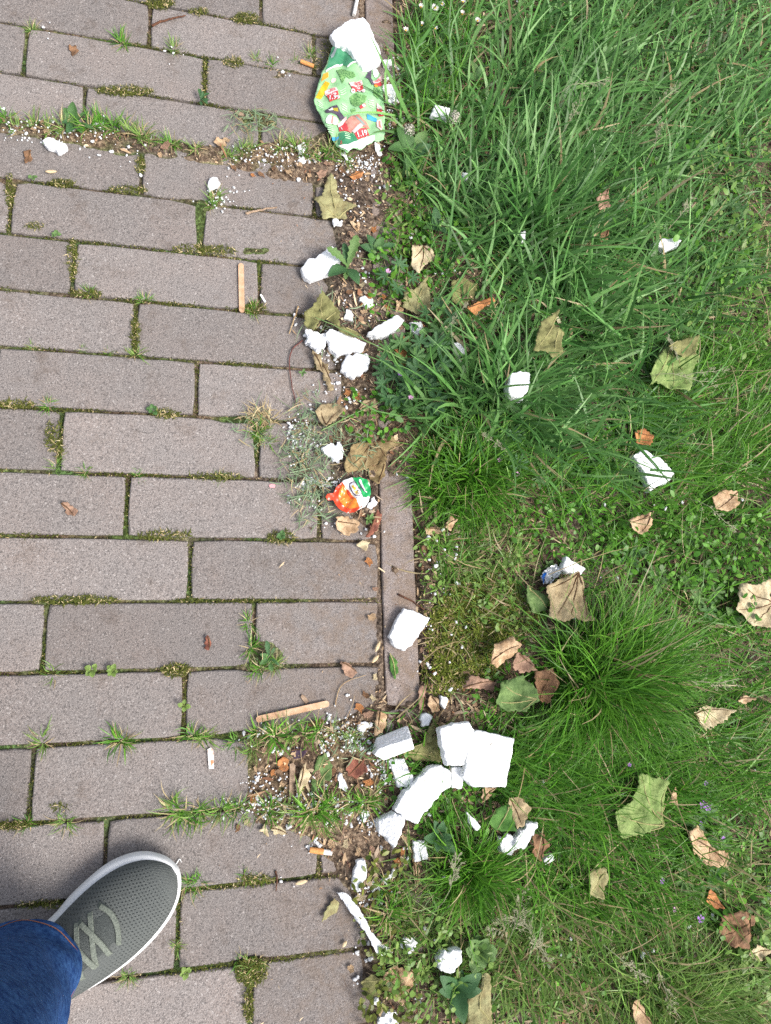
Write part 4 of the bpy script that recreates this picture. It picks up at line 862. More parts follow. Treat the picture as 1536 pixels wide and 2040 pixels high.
twig([(1290,1985,.03),(1330,1990,.04),(1390,1975,.05)], .0010, M_STRAW, 'dry straw lying on the lower right grass', name='straw', cat='straw')
twig([(1020,1930,.02),(1045,1960,.02),(1052,1990,.02),(1058,2020,.015)], .0012, M_REDSTEM, 'reddish stem among weeds at the bottom', name='twig')
M_GSTEM = mat('green_grass_stem', (.11, .21, .06), (.17, .26, .09), scale=60, rough=.5, spec=.4)
twig([(862,746,.02),(780,705,.03),(700,665,.034),(628,632,.03)], .0016, M_GSTEM, 'long green grass stem lying over the elongated foam slab', n=24, name='loose_grass_runner', cat='grass runner')
twig([(690,832,.012),(640,858,.01)][::-1] + [(760,800,.02),(830,770,.03)], .0014, M_GSTEM, 'green grass stem reaching left over the tan leaf', n=20, name='loose_grass_runner', cat='grass runner')
twig([(765,283,.016),(830,300,.02),(900,318,.025),(930,322,.02)], .0012, M_GSTEM, 'grass stem running right from the foot of the leaflet', n=20, name='loose_grass_runner', cat='grass runner')
twig([(1430,560,.05),(1425,640,.07),(1400,700,.08),(1385,760,.08)], .0009, M_GSTEM, 'upright thin grass stem beside the big green leaf', n=20, name='loose_grass_runner', cat='grass runner')

# ------------------------------------------------------------------ fallen leaves
_LM = {}
def leafmat(k):
    if k not in _LM:
        a, b = {'tan': ((222,190,150), (178,140,100)), 'khaki': ((172,150,102), (128,104,68)), 'olive': ((150,150,92), (120,118,70)), 'pale': ((222,205,165), (188,168,128)), 'brown': ((168,125,90), (118,86,62)), 'orange': ((215,145,85), (170,105,62)), 'green': ((120,150,85), (88,120,62)), 'lime': ((150,172,98), (120,150,75)), 'greytan': ((190,170,130), (150,130,95)), 'red': ((170,105,82), (120,70,58)), 'purple': ((88,68,88), (60,48,62)), 'pink': ((188,150,124), (142,108,88)), 'greentan': ((172,170,118), (150,138,92)), 'fresh': ((92,142,60), (66,118,44))}[k]
        ds = lambda c_: tuple(.88 * q_ + .12 * sum(c_) / 3 for q_ in c_)
        _LM[k] = mat('leaf_' + k, lin(*ds(a), 1.0), lin(*ds(b), .85), scale=70, rough=.7, spec=.25, transl=.15, bump=.8, bscale=220, contrast=(.36, .66), detail=6)
    return _LM[k]
M_VEIN = mat('leaf_vein', lin(112, 84, 58, .7), rough=.8); M_VEING = mat('leaf_vein_pale', lin(185, 178, 125, .8), rough=.8)
LEAVES = [  # outline, colour, height, curl, label, vein base, vein tips
 ([(658,345),(668,360),(678,392),(712,410),(690,420),(690,437),(662,432),(643,440),(638,415),(625,393),(643,390),(648,365)],'greentan',.010,.010,'star shaped maple leaf below the leaflet',(676,432),[(658,350),(628,394),(705,411)]),
 ([(640,583),(660,600),(677,620),(674,655),(660,640),(640,632),(625,660),(607,645),(607,620),(625,608)],'olive',.024,.014,'big olive leaf arched over the broken foam',(645,640),[(641,590),(612,622),(672,622)]),
 ([(672,648),(700,655),(721,668),(705,673),(676,660)],'olive',.026,.004,'narrow olive leaf strip above the elongated foam slab',None,[]),
 ([(850,553),(858,600),(856,620),(830,627),(803,612),(805,572),(825,577)],'greentan',.018,.010,'square tan-green maple leaf right of the kerb',(829,625),[(850,560),(808,576),(856,605)]),
 ([(788,600),(803,595),(803,620),(790,622)],'tan',.012,.006,'folded tan leaf left of the square maple leaf',None,[]),
 ([(820,490),(850,487),(862,498),(868,515),(848,525),(833,545),(820,525)],'pale',.022,.010,'crumpled pale leaf right of the dandelion',(845,488),[(823,515),(835,540),(862,512)]),
 ([(900,560),(925,555),(950,565),(945,590),(920,612),(900,600)],'olive',.016,.006,'dark olive leaf sunk in the grass by the orange leaf',None,[]),
 ([(928,617),(955,600),(978,590),(987,600),(965,610),(950,626)],'orange',.028,.010,'bright orange curled leaf in the tall grass',None,[]),
 ([(765,695),(785,688),(800,670),(815,672),(820,685),(840,690),(843,705),(825,710),(818,732),(800,730),(797,710),(785,695)],'orange',.014,.008,'lobed orange-brown leaf on the kerb under the foam wedge',(812,660),[(805,725),(838,698)]),
 ([(1080,640),(1112,618),(1105,650),(1126,660),(1120,680),(1125,700),(1100,715),(1085,700),(1062,700),(1070,670)],'olive',.070,.014,'olive maple leaf standing on the tall grass clump',(1112,622),[(1066,696),(1100,710),(1120,690)]),
 ([(1330,690),(1390,670),(1385,705),(1392,711),(1376,776),(1340,776),(1310,760),(1292,769),(1305,720)],'lime',.045,.016,'large glossy yellow-green leaf on the right lawn',(1340,688),[(1372,770),(1300,762),(1345,772)]),
 ([(1330,692),(1345,680),(1391,668),(1388,704),(1360,712)],'olive',.054,.008,'olive folded flap above the large yellow-green leaf',None,[]),
 ([(1262,862),(1285,852),(1303,870),(1295,888),(1270,881)],'orange',.025,.008,'brown leaf above the long dirty foam piece',None,[]),
 ([(628,818),(640,805),(665,800),(686,815),(670,835),(650,850),(640,841)],'greytan',.014,.012,'folded grey-tan leaf below the curled dry strips',(650,848),[(640,808),(680,814)]),
 ([(715,815),(725,797),(748,795),(752,810),(735,820)],'greytan',.014,.010,'small grey-tan leaf right of the folded grey-tan leaf',None,[]),
 ([(700,890),(720,878),(745,880),(780,868),(796,885),(770,900),(772,915),(750,925),(720,936),(690,941),(685,925)],'khaki',.014,.010,'large wrinkled brown leaf above the foil lid',(742,878),[(690,935),(722,930),(770,912),(790,884)]),
 ([(735,930),(765,920),(769,945),(750,966),(737,955)],'khaki',.012,.012,'crumpled brown leaf at the upper right of the lid',None,[]),
 ([(667,1032),(690,1028),(716,1040),(710,1060),(690,1066),(672,1055)],'tan',.010,.008,'smooth tan leaf just below the foil lid',(668,1040),[(714,1046)]),
 ([(710,1085),(722,1076),(737,1080),(728,1098)],'pale',.008,.006,'small pale leaf on the joint below the lid',None,[]),
 ([(750,1015),(761,1025),(752,1055),(735,1071),(727,1071),(742,1040)],'red',.008,.006,'slim reddish leaf along the kerb right of the lid',None,[]),
 ([(1148,1139),(1160,1155),(1181,1236),(1165,1238),(1145,1230),(1125,1239),(1095,1230),(1100,1205),(1085,1170),(1108,1158)],'greytan',.045,.012,'big tan maple leaf in the lawn beside the wrapper',(1150,1142),[(1110,1228),(1135,1234),(1172,1232),(1092,1172)]),
 ([(1050,1165),(1070,1175),(1090,1190),(1091,1215),(1065,1221),(1050,1200)],'green',.028,.010,'curled grey-green leaf left of the big tan leaf',None,[]),
 ([(975,1320),(985,1285),(1015,1268),(1036,1285),(1020,1310),(990,1331)],'tan',.034,.016,'curled light tan leaf at the top of the leaf group',None,[]),
 ([(1020,1330),(1030,1300),(1055,1310),(1068,1335),(1040,1341)],'pink',.030,.012,'brownish leaf touching the curled light tan leaf',None,[]),
 ([(925,1371),(940,1345),(991,1358),(985,1376),(950,1371)],'pink',.024,.012,'folded brown leaf at the left of the leaf group',None,[]),
 ([(985,1400),(1000,1360),(1045,1345),(1065,1370),(1075,1395),(1050,1418),(1010,1416)],'green',.034,.016,'large fresh green leaf in the leaf group',(1070,1392),[(992,1398),(1005,1365),(1040,1415)]),
 ([(1065,1340),(1100,1330),(1113,1360),(1098,1400),(1075,1395),(1070,1365)],'brown',.030,.014,'dark brown leaf right of the green one in the group',None,[]),
 ([(1252,1035),(1295,1021),(1300,1045),(1280,1064),(1262,1055)],'tan',.040,.012,'tan leaf in the clover below the dirty foam piece',(1296,1024),[(1256,1040),(1280,1060)]),
 ([(1420,990),(1445,975),(1470,980),(1473,1005),(1450,1019),(1425,1015)],'tan',.036,.010,'tan leaf at the right above the clover',None,[]),
 ([(1475,1160),(1510,1165),(1545,1148),(1550,1250),(1500,1246),(1480,1220),(1465,1215),(1478,1195)],'pale',.040,.014,'large pale maple leaf at the right edge',(1545,1200),[(1478,1165),(1470,1213),(1500,1243)]),
 ([(1380,1420),(1410,1405),(1461,1415),(1445,1440),(1405,1456),(1395,1435)],'pale',.036,.014,'pale leaf behind the fine grass tussock',(1384,1422),[(1455,1416),(1408,1452)]),
 ([(1468,1395),(1490,1385),(1508,1392),(1485,1402)],'tan',.034,.010,'small curled tan leaf above the pale leaf',None,[]),
 ([(1272,1540),(1331,1555),(1325,1600),(1322,1646),(1280,1661),(1240,1671),(1225,1620),(1265,1595)],'lime',.040,.014,'large green-tan leaf partly under fine grass',(1322,1644),[(1232,1622),(1244,1668),(1275,1545),(1328,1560)]),
 ([(1370,1655),(1395,1645),(1412,1670),(1425,1690),(1456,1700),(1450,1731),(1410,1725),(1380,1695)],'tan',.036,.016,'large curled tan leaf among cranesbill at the lower right',(1420,1690),[(1376,1660),(1450,1725),(1415,1722)]),
 ([(1172,1740),(1205,1728),(1214,1745),(1205,1791),(1175,1786)],'greentan',.032,.012,'greenish leaf with a raised edge in the lower lawn',(1210,1732),[(1180,1782)]),
 ([(1440,1830),(1475,1812),(1513,1830),(1490,1890),(1460,1886),(1442,1870)],'brown',.036,.018,'twisted brown leaf near the lower right corner',(1500,1830),[(1446,1870),(1470,1884)]),
 ([(1405,1790),(1415,1772),(1430,1782),(1440,1808),(1425,1812)],'orange',.028,.012,'curled orange-brown leaf above the twisted brown leaf',None,[]),
 ([(935,1985),(955,1975),(968,1940),(978,1945),(980,2045),(928,2045)],'greentan',.026,.014,'tall tan-green leaf at the bottom edge',(956,2010),[(970,1948),(975,2035)]),
 ([(975,1640),(990,1610),(1015,1600),(1026,1655),(990,1656)],'fresh',.026,.010,'dark green leaf below the smooth foam plate',None,[]),
 ([(1013,1590),(1035,1588),(1058,1610),(1045,1645),(1030,1651)],'greytan',.032,.012,'ridged grey-brown leaf beside the dark green leaf',(1018,1592),[(1040,1645)]),
 ([(1060,1665),(1080,1660),(1093,1680),(1080,1716),(1062,1700)],'brown',.024,.012,'curled brown leaf right of the oblong foam',None,[]),
 ([(800,1500),(840,1480),(865,1465),(876,1480),(876,1516),(830,1516)],'olive',.016,.014,'crumpled olive leaf inside the foam pile',(805,1500),[(868,1475),(870,1510)]),
 ([(845,1478),(855,1455),(868,1425),(873,1430),(868,1455),(860,1478)],'olive',.022,.008,'rolled olive leaf standing up from the foam pile',None,[]),
 ([(632,1510),(650,1500),(663,1525),(660,1550),(640,1565),(620,1581),(622,1545)],'green',.010,.010,'green leaf in the litter left of the pile',(630,1575),[(648,1505),(660,1530)]),
 ([(590,1570),(605,1520),(621,1545),(610,1565),(592,1581)],'pale',.016,.008,'pale toothed leaf over the weathered stick',None,[]),
 ([(690,1530),(700,1512),(725,1511),(731,1535),(710,1551),(693,1545)],'red',.010,.012,'wrinkled red-brown leaf left of the foam pile',None,[]),
 ([(750,1415),(770,1425),(771,1445),(755,1461),(745,1466)],'tan',.010,.012,'lobed tan leaf above the shaded foam block',(755,1418),[(750,1460)]),
 ([(640,1836),(665,1787),(676,1800),(672,1820),(655,1829)],'greentan',.008,.012,'curled grey-green leaf left of the curved foam strip',None,[]),
 ([(765,1945),(785,1925),(831,1935),(825,1965),(800,2001),(775,1981)],'tan',.016,.012,'broad tan leaf below the curved foam strip',(790,1925),[(800,1995),(828,1940)]),
 ([(720,1960),(740,1940),(766,1955),(755,1986),(735,1986)],'olive',.012,.012,'ridged olive leaf left of the broad tan leaf',None,[]),
 ([(822,1710),(840,1718),(835,1760),(828,1781)],'tan',.012,.008,'narrow tan leaf below the small square foam',None,[]),
 ([(1258,1995),(1275,1991),(1302,2045),(1270,2050)],'tan',.036,.014,'tan leaf standing at the bottom right edge',None,[]),
 ([(608,1444),(640,1432),(650,1437),(625,1449)],'brown',.008,.008,'small brown curled leaf under the lolly stick',None,[]),
 ([(553,1516),(565,1507),(576,1515),(570,1536),(556,1536)],'orange',.008,.006,'round orange-brown leaf left of the weathered stick',None,[]),
 ([(580,1495),(595,1486),(611,1495),(600,1511),(585,1511)],'purple',.010,.010,'dark purple leaf above the weathered stick',None,[]),
 ([(515,1656),(530,1640),(536,1667)],'pale',.006,.004,'left of two pale leaf halves below the lower weedy joint',None,[]),
 ([(540,1650),(555,1643),(574,1662),(548,1663)],'pale',.006,.004,'right of two pale leaf halves below the lower weedy joint',None,[]),
 ([(677,1318),(695,1320),(713,1340),(700,1351),(688,1346)],'pink',.006,.006,'torn brown leaf on the pavers left of two husks',None,[]),
 ([(136,92),(150,90),(158,103),(145,111)],'brown',.004,.004,'brown leaf scrap on a paver at the upper left',None,[]),
 ([(47,300),(60,297),(63,318),(50,326)],'brown',.004,.004,'brown leaf scrap on a paver below the oval foam',None,[]),
 ([(122,1003),(135,1000),(156,1018),(148,1028),(132,1023)],'pink',.004,.005,'brown leaf scrap alone on a middle left paver',None,[]),
 ([(407,1283),(413,1265),(421,1280),(417,1296),(408,1293)],'red',.004,.004,'reddish leaf scrap left of the weed clump',None,[]),
 ([(1188,395),(1215,368),(1217,410),(1195,416)],'pink',.060,.010,'brown leaf caught in the upper tall grass',None,[]),
 ([(1195,462),(1212,455),(1210,490),(1198,488)],'brown',.045,.008,'small brown leaf lower in the upper tall grass',None,[]),
 ([(622,700),(640,712),(645,742),(632,736)],'greytan',.012,.012,'curled dry strip left of another below the crumbled foam',None,[]),
 ([(640,720),(652,725),(666,776),(655,776),(645,750)],'greytan',.012,.012,'longer curled dry strip below the crumbled foam',None,[]),
 ([(833,1395),(838,1368),(850,1364),(848,1400),(840,1416)],'pink',.012,.010,'rust brown leaf at the kerb edge above the pile',None,[]),
 ([(850,1405),(858,1385),(872,1392),(876,1415),(862,1420)],'tan',.014,.014,'rolled tan leaf beside the rust brown leaf',None,[]),
 ([(775,1300),(790,1315),(794,1335),(787,1354),(778,1336)],'fresh',.006,.004,'single green leaf on the bare kerb',(777,1302),[(787,1350)]),
 ([(958,1600),(965,1570),(990,1568),(975,1592)],'tan',.020,.008,'tan leaf tucked under the lower edge of the smooth plate',None,[]),
 ([(715,612),(728,590),(735,575),(742,590),(730,605)],'orange',.010,.006,'torn orange-brown leaf left of the small foam lump',None,[]),
 ([(838,1090),(845,1085),(860,1108),(858,1125),(848,1112)],'brown',.008,.008,'dark brown bark-like leaf at the kerb edge',None,[]),
 ([(845,1052),(870,1050),(888,1058),(868,1066),(850,1064)],'tan',.012,.008,'tan leaf at the grass edge right of the bare kerb',None,[]),
 ([(885,1050),(900,1028),(910,1035),(898,1058)],'tan',.016,.008,'small tan leaf above the kerb edge crumbs',None,[]),
 ([(1335,1600),(1345,1568),(1352,1575),(1350,1602)],'tan',.036,.008,'slender tan leaf right of the large green-tan leaf',None,[]),
 ([(1492,1905),(1505,1880),(1538,1895),(1520,1915),(1505,1912)],'pale',.028,.012,'pale grey leaf in the lower right corner',None,[]),
 ([(425,280),(432,272),(448,278),(452,288),(435,291)],'tan',.006,.006,'small tan leaf in the upper weedy joint',None,[]),
 ([(695,352),(712,338),(725,342),(720,352),(706,356)],'orange',.012,.006,'pale orange leaf chip below the leaflet',None,[]),
 ([(630,345),(640,335),(652,340),(648,352),(636,355)],'pink',.008,.006,'brown leaf scrap left of the star shaped leaf tip',None,[]),
 ([(697,440),(708,432),(718,445),(712,462)],'tan',.010,.010,'curled tan leaf right of the foam heap',None,[]),
 ([(768,278),(790,276),(785,290),(772,286)],'tan',.010,.006,'tan leaf right of the leaflet foot',None,[]),
 ([(765,1990),(772,2010),(758,2025),(752,2012)],'greytan',.014,.008,'small leaf above the bottom foam lump',None,[]),
]
for poly, ck, z0, curl, lab, vb, tips in LEAVES:
    if z0 > .023 and poly[0][0] > 880: z0 += .012
    w2 = G(*np.array(poly, float).T, z0)[:, :2]; c = w2.mean(0); R = np.hypot(*(w2 - c).T).max(); sd_ = random.random() * 50
    big = R > .02
    if c[0] > .36: occupy(w2, z0)
    P, Fc = sheet(w2, .0042 if big else .003, .0008, .0007 if big else .0003)
    a = random.uniform(0, 6.28); d1 = np.array([math.cos(a), math.sin(a)]); d2 = np.array([-d1[1], d1[0]])
    def lz(Q, c=c, R=R, sd_=sd_, d1=d1, d2=d2, curl=curl, z0=z0):
        u = (Q - c) @ d1 / R; v = (Q - c) @ d2 / R
        return np.maximum(z0 * .45, z0 - curl * .4 + curl * (.75 * np.abs(u) ** 1.6 + .4 * v * u + .3 * v ** 2) + curl * .40 * fbm(Q[:, 0], Q[:, 1], 55, 3, sd_) + .0018 * np.abs(fbm(Q[:, 0], Q[:, 1], 160, 2, sd_)))
    o = obj('fallen_leaf' if big else 'leaf_scrap', np.column_stack([P, lz(P)]), Fc, leafmat(ck), smooth=True)
    md = o.modifiers.new('thickness', 'SOLIDIFY'); md.thickness = .0005
    tag(o, lab, 'leaf', 'fallen leaves')
    if vb is None and R > .013:
        dm_ = np.hypot(w2[:, None, 0] - w2[None, :, 0], w2[:, None, 1] - w2[None, :, 1]); i_, j_ = np.unravel_index(dm_.argmax(), dm_.shape); vb = poly[i_]; tips = [poly[j_]]
    if vb is not None:
        b2 = G(*vb, z0)[:2]
        for tip in tips:
            t2 = G(*tip, z0)[:2]; k = np.linspace(0, .93, 9)[:, None]; q_ = b2 + (t2 - b2) * k + np.array([-(t2 - b2)[1], (t2 - b2)[0]]) * .06 * np.sin(k * 3.1)
            q_ = q_[inside(densify(w2.tolist(), .004), q_)]
            if len(q_) > 2: v, f = tube(np.column_stack([q_, lz(q_) + .0005]), .0012, 4, .35); obj('vein', v, f, M_VEING if ck in ('lime', 'green', 'fresh', 'greentan', 'olive') else M_VEIN, o)
# small torn leaf fragments in the litter: six shapes, copied
FM = []
for k in range(6):
    ns = random.randint(7, 9); an = np.linspace(0, 6.28, ns, endpoint=False) + rng.uniform(-.25, .25, ns); rr = rng.uniform(.40, 1.2, ns); P, Fc = sheet(np.column_stack([np.cos(an) * rr, np.sin(an) * rr * .7]), .22, .07, .04)
    me = bpy.data.meshes.new('leaf_fragment'); me.from_pydata(np.column_stack([P, .35 * np.abs(P[:, 0]) ** 1.5 + .15 * fbm(P[:, 0], P[:, 1], 1.4, 2, k * 3)]).tolist(), [], Fc); me.polygons.foreach_set('use_smooth', [True] * len(Fc)); me.materials.append(leafmat(['tan', 'orange', 'pale', 'pink', 'brown', 'tan'][k])); FM.append(me)
def fragments(lst, label, group):
    for px, py in lst:
        px += random.uniform(-4, 4); py += random.uniform(-4, 4); g = G(px, py, .005); z = float(gz(np.array([g[:2]]))[0]); o = bpy.data.objects.new('leaf_fragment', FM[random.randrange(6)]); link(o); r_ = random.uniform(.0055, .0105)
        o.location = (g[0], g[1], z + .003); o.scale = (r_, r_, r_); o.rotation_euler = (random.uniform(-.35, .35), random.uniform(-.35, .35), random.uniform(0, 6.28)); tag(o, label, 'leaf fragment', group)
fragments([(450,280),(470,335),(500,345),(545,335),(575,345),(620,350),(655,325),(680,335),(735,360),(600,330),(520,350),(440,305),(330,298),(320,305),(95,268),(72,262),(290,268)], 'small dry leaf fragment in the litter of the upper weedy joint', 'leaf fragments in the upper weedy joint')
fragments([(700,470),(720,480),(745,455),(720,570),(700,590),(690,545),(760,590),(775,610),(745,620),(720,620),(765,560),(830,560),(890,560),(660,700),(800,650),(690,780),(715,790),(740,780),(770,830),(700,850),(760,860),(800,430),(790,400),(820,450),(660,880),(630,900),(860,780),(900,775)], 'small dry leaf fragment among weeds beside the middle kerb', 'leaf fragments by the middle kerb')
fragments([(770,230),(785,250),(800,290),(790,310),(810,340),(775,330),(850,320),(840,210),(800,180)], 'small dry leaf fragment on soil right of the leaflet', 'leaf fragments right of the leaflet')
fragments([(850,1080),(860,1050),(880,1070),(845,1130),(870,1110),(855,1165),(895,1090),(850,1330),(870,1345),(845,1290),(735,1120),(745,1170),(742,1230),(748,1350),(740,1390),(730,1380)], 'small dry leaf fragment along the bare kerb', 'leaf fragments along the bare kerb')
fragments([(530,1490),(545,1535),(560,1560),(575,1570),(690,1455),(715,1410),(735,1425),(745,1475),(660,1540),(735,1560),(750,1590),(770,1590),(640,1660),(600,1660),(580,1640),(660,1680),(690,1680),(710,1700),(740,1690),(800,1700),(840,1740),(790,1720),(770,1780),(720,1790),(735,1810),(720,1870),(700,1930),(760,1930),(490,1640),(470,1650),(510,1590)], 'small dry leaf fragment in the lower litter around the foam pile', 'leaf fragments in the lower litter')

# ------------------------------------------------------------------ weeds with broad leaves
M_WEED = [mat('weed_leaf_%d' % k, a, b, scale=60, rough=.5, spec=.4, transl=.2, bump=.3, bscale=200) for k, (a, b) in enumerate((((.060, .150, .040), (.095, .200, .060)), ((.10, .20, .055), (.15, .26, .08)), ((.045, .125, .045), (.070, .165, .060)), ((.16, .26, .05), (.22, .32, .08))))]
def strapleaf(prof, teeth=0.):
    """leaf of unit length along x with a folded midrib"""
    n = 12; V = []; Fc = []
    for i in range(n + 1):
        t = i / n; hw = np.interp(t, *prof) * .5
        if teeth and 0 < i < n: hw *= 1 + (teeth if i % 2 else -teeth)
        z = .16 * math.sin(t * 2.2) - .10 * t * t
        for k, s in enumerate((-1, -.5, 0, .5, 1)): V.append((t, hw * s, z + abs(s) * hw * .35 + .012 * math.sin(9 * t + 3 * s)))
    for i in range(n):
        for k in range(4): Fc.append((i * 5 + k, (i + 1) * 5 + k, (i + 1) * 5 + k + 1, i * 5 + k + 1))
    return np.array(V), Fc
def palmate(lobes=7, cut=.55, rnd=0):
    V = [(0, 0, 0)]; n = lobes * 8
    for i in range(n + 1):
        a = math.radians(-150 + 300 * i / n); ph = (i % 8) / 8
        r = 1 - cut * abs(math.cos(math.pi * ph)) ** 3 + (.10 if i % 8 in (3, 5) else 0)
        for k, f in ((0, .5), (1, 1.)): V.append((r * f * math.cos(a), r * f * math.sin(a), .12 * f * f + .05 * math.sin(lobes * a) * f))
    Fc = []
    for i in range(n): Fc += [(0, 1 + 2 * i, 3 + 2 * i), (1 + 2 * i, 2 + 2 * i, 4 + 2 * i, 3 + 2 * i)]
    return np.array(V), Fc
def mkmesh(name, V, Fc, m):
    me = bpy.data.meshes.new(name); me.from_pydata([tuple(v) for v in V], [], Fc); me.materials.append(m); me.polygons.foreach_set('use_smooth', [True] * len(me.polygons)); return me
PROF = {'dandelion': ([0, .15, .4, .7, .88, 1], [.04, .10, .20, .30, .24, .02]), 'oval': ([0, .12, .35, .65, .9, 1], [.05, .30, .52, .48, .22, .02]), 'long': ([0, .2, .5, .8, 1], [.06, .16, .22, .16, .01]), 'round': ([0, .25, .35, .6, .85, 1], [.06, .08, .55, .75, .5, .05])}
LMESH = {(k, m): mkmesh('leaf', *strapleaf(p, .22 if k == 'dandelion' else .05), M_WEED[m]) for k, p in PROF.items() for m in range(4)}
for m in range(4): LMESH[('palm', m)] = mkmesh('leaf', *palmate(), M_WEED[m])
def weed(px, py, label, leaves, z=.004, name='broadleaf_weed', cat='weed', group=None):
    """leaves: (kind, material, azimuth deg, length m, tilt deg, lift)"""
    g = G(px, py, z); e = empty(name, (g[0], g[1], z)); tag(e, label, cat, group)
    for kd, m, az, L, tl, lift in leaves:
        o = bpy.data.objects.new('leaf', LMESH[(kd, m)]); link(o, e); a = math.radians(az)
        if kd == 'palm':
            d = abs(lift) + L * .9; o.location = (math.cos(a) * d, math.sin(a) * d, .012 + random.uniform(0, .016)); o.scale = (L, L, L); o.rotation_euler = (random.uniform(-.3, .3), math.radians(-tl), a)
            v, f = tube([(g[0], g[1], z), (g[0] + math.cos(a) * d * .5, g[1] + math.sin(a) * d * .5, z + .012), (g[0] + math.cos(a) * d, g[1] + math.sin(a) * d, z + o.location.z)], .0008, 4); obj('stalk', v, f, M_GSTEM, e)
        else: o.location = (0, 0, lift); o.scale = (L, L, L); o.rotation_euler = (random.uniform(-.25, .25), math.radians(-tl), a)
    return e
def ros(kd, m, n, L, tl=15, a0=0, spread=360):
    if L < .027: L *= .72
    return [(kd, m, a0 + spread * k / n + random.uniform(-18, 18), L * random.uniform(.7, 1.15), tl + random.uniform(-8, 14), random.uniform(0, .006)) for k in range(n)]
weed(690, 538, 'dandelion with long leaves, one lying over a foam block', [('dandelion', 1, 160, .052, 30, .012), ('dandelion', 1, 75, .060, 30, .004), ('oval', 2, 215, .045, 12, .004), ('oval', 2, 300, .040, 12, .003), ('dandelion', 2, 100, .045, 20, .003), ('dandelion', 1, 260, .030, 20, .003)])
weed(745, 505, 'broadleaf weed on the kerb right of the dandelion', [('oval', 2, 170, .030, 15, .004), ('oval', 0, 60, .032, 18, .004), ('dandelion', 2, 20, .040, 15, .004), ('oval', 2, 120, .034, 15, .004), ('dandelion', 0, 320, .032, 15, .003), ('oval', 0, 240, .024, 14, .003)])
weed(150, 250, 'leafy weed in the upper weedy joint next to oval foam', [('oval', 0, 95, .034, 30, .003), ('oval', 0, 130, .028, 25, .003), ('oval', 2, 250, .030, 18, .003), ('oval', 0, 300, .026, 15, .003), ('oval', 2, 200, .022, 20, .003), ('long', 0, 40, .034, 20, .003), ('long', 0, 340, .036, 14, .003)])
weed(400, 202, 'small rosette in the joint between upper pavers', ros('dandelion', 2, 7, .026, 15, -70, 220))
weed(535, 1310, 'dandelion rosette in the dirty clump between pavers', [('dandelion', 2, 100, .028, 22, .003), ('dandelion', 2, 60, .018, 18, .003), ('oval', 0, 215, .018, 15, .003), ('dandelion', 0, 280, .024, 14, .003), ('long', 2, 320, .022, 14, .003), ('oval', 0, 160, .016, 18, .003)])
weed(820, 312, 'broad pointed weed leaves right of the leaflet foot', [('oval', 0, 130, .055, 18, .006), ('oval', 0, 190, .055, 14, .006), ('oval', 1, 60, .05, 22, .006), ('oval', 0, 250, .045, 14, .006), ('oval', 2, 20, .04, 22, .006)])
weed(862, 462, 'dark heart leaf weed above the crumpled pale leaf', [('oval', 2, 95, .040, 25, .008), ('oval', 0, 200, .028, 20, .008), ('oval', 2, 330, .03, 20, .008)])
weed(836, 130, 'clump of dark low leaves at the kerb near daisies', ros('oval', 2, 6, .022, 15))
weed(940, 175, 'oval leaf pair in grass right of the slab on the leaflet', [('oval', 1, 120, .035, 30, .02), ('oval', 0, 60, .032, 30, .02), ('oval', 0, 200, .03, 25, .02)])
weed(735, 1035, 'small green seedling between the lid and the kerb', ros('oval', 1, 6, .015, 25))
weed(560, 1068, 'tiny clover patch in the joint left of the pale leaf', ros('round', 0, 9, .012, 12))
weed(185, 1335, 'left of two yellow-green seedlings in a joint', ros('round', 3, 5, .016, 16)); weed(225, 1337, 'right of two yellow-green seedlings in a joint', ros('round', 3, 6, .016, 16))
weed(367, 1405, 'four-leaved seedling in the upright joint above the sneaker', ros('round', 3, 4, .017, 12)); weed(370, 1935, 'seedling at the joint corner below the sneaker', ros('round', 3, 6, .015, 15))
weed(66, 357, 'flat seedling in the joint below the upper weedy joint', ros('round', 1, 5, .012, 12)); weed(112, 470, 'flat seedling in a joint at the left', ros('round', 1, 5, .013, 12)); weed(305, 818, 'small leafy seedling in a middle left joint', ros('round', 0, 6, .014, 15))
weed(603, 745, 'small seedling with a red stem left of dry strips', ros('oval', 1, 4, .012, 20))
for px, py, n, L, lab in ((790, 720, 5, .019, 'cranesbill under the lobed orange leaf'), (845, 725, 6, .021, 'cranesbill right of the lobed orange leaf'), (775, 780, 6, .020, 'cranesbill below the chunky foam piece'), (830, 800, 7, .020, 'cranesbill at the edge of the tall grass'), (865, 640, 4, .018, 'cranesbill right of the ragged foam scrap'), (790, 565, 4, .017, 'cranesbill beside the square maple leaf'), (1000, 850, 6, .022, 'cranesbill inside the middle tall grass'), (1400, 1640, 6, .023, 'cranesbill above the large curled tan leaf'), (1375, 1735, 7, .023, 'cranesbill below the large curled tan leaf'), (1030, 960, 4, .018, 'cranesbill below the middle tall grass'), (1440, 440, 5, .024, 'lobed leaf weed at the right below tall grass'), (1390, 1180, 5, .022, 'lobed leaf weed left of the large pale leaf')):
    weed(px, py, lab + ', palm shaped leaves', [('palm', random.choice((0, 2, 2)) if px < 1350 else random.choice((0, 1)), 360 * k / n + random.uniform(-20, 20), L * random.uniform(.75, 1.15), random.uniform(-5, 20), random.uniform(.002, .016)) for k in range(n)], z=.012, name='cranesbill_plant', cat='cranesbill')
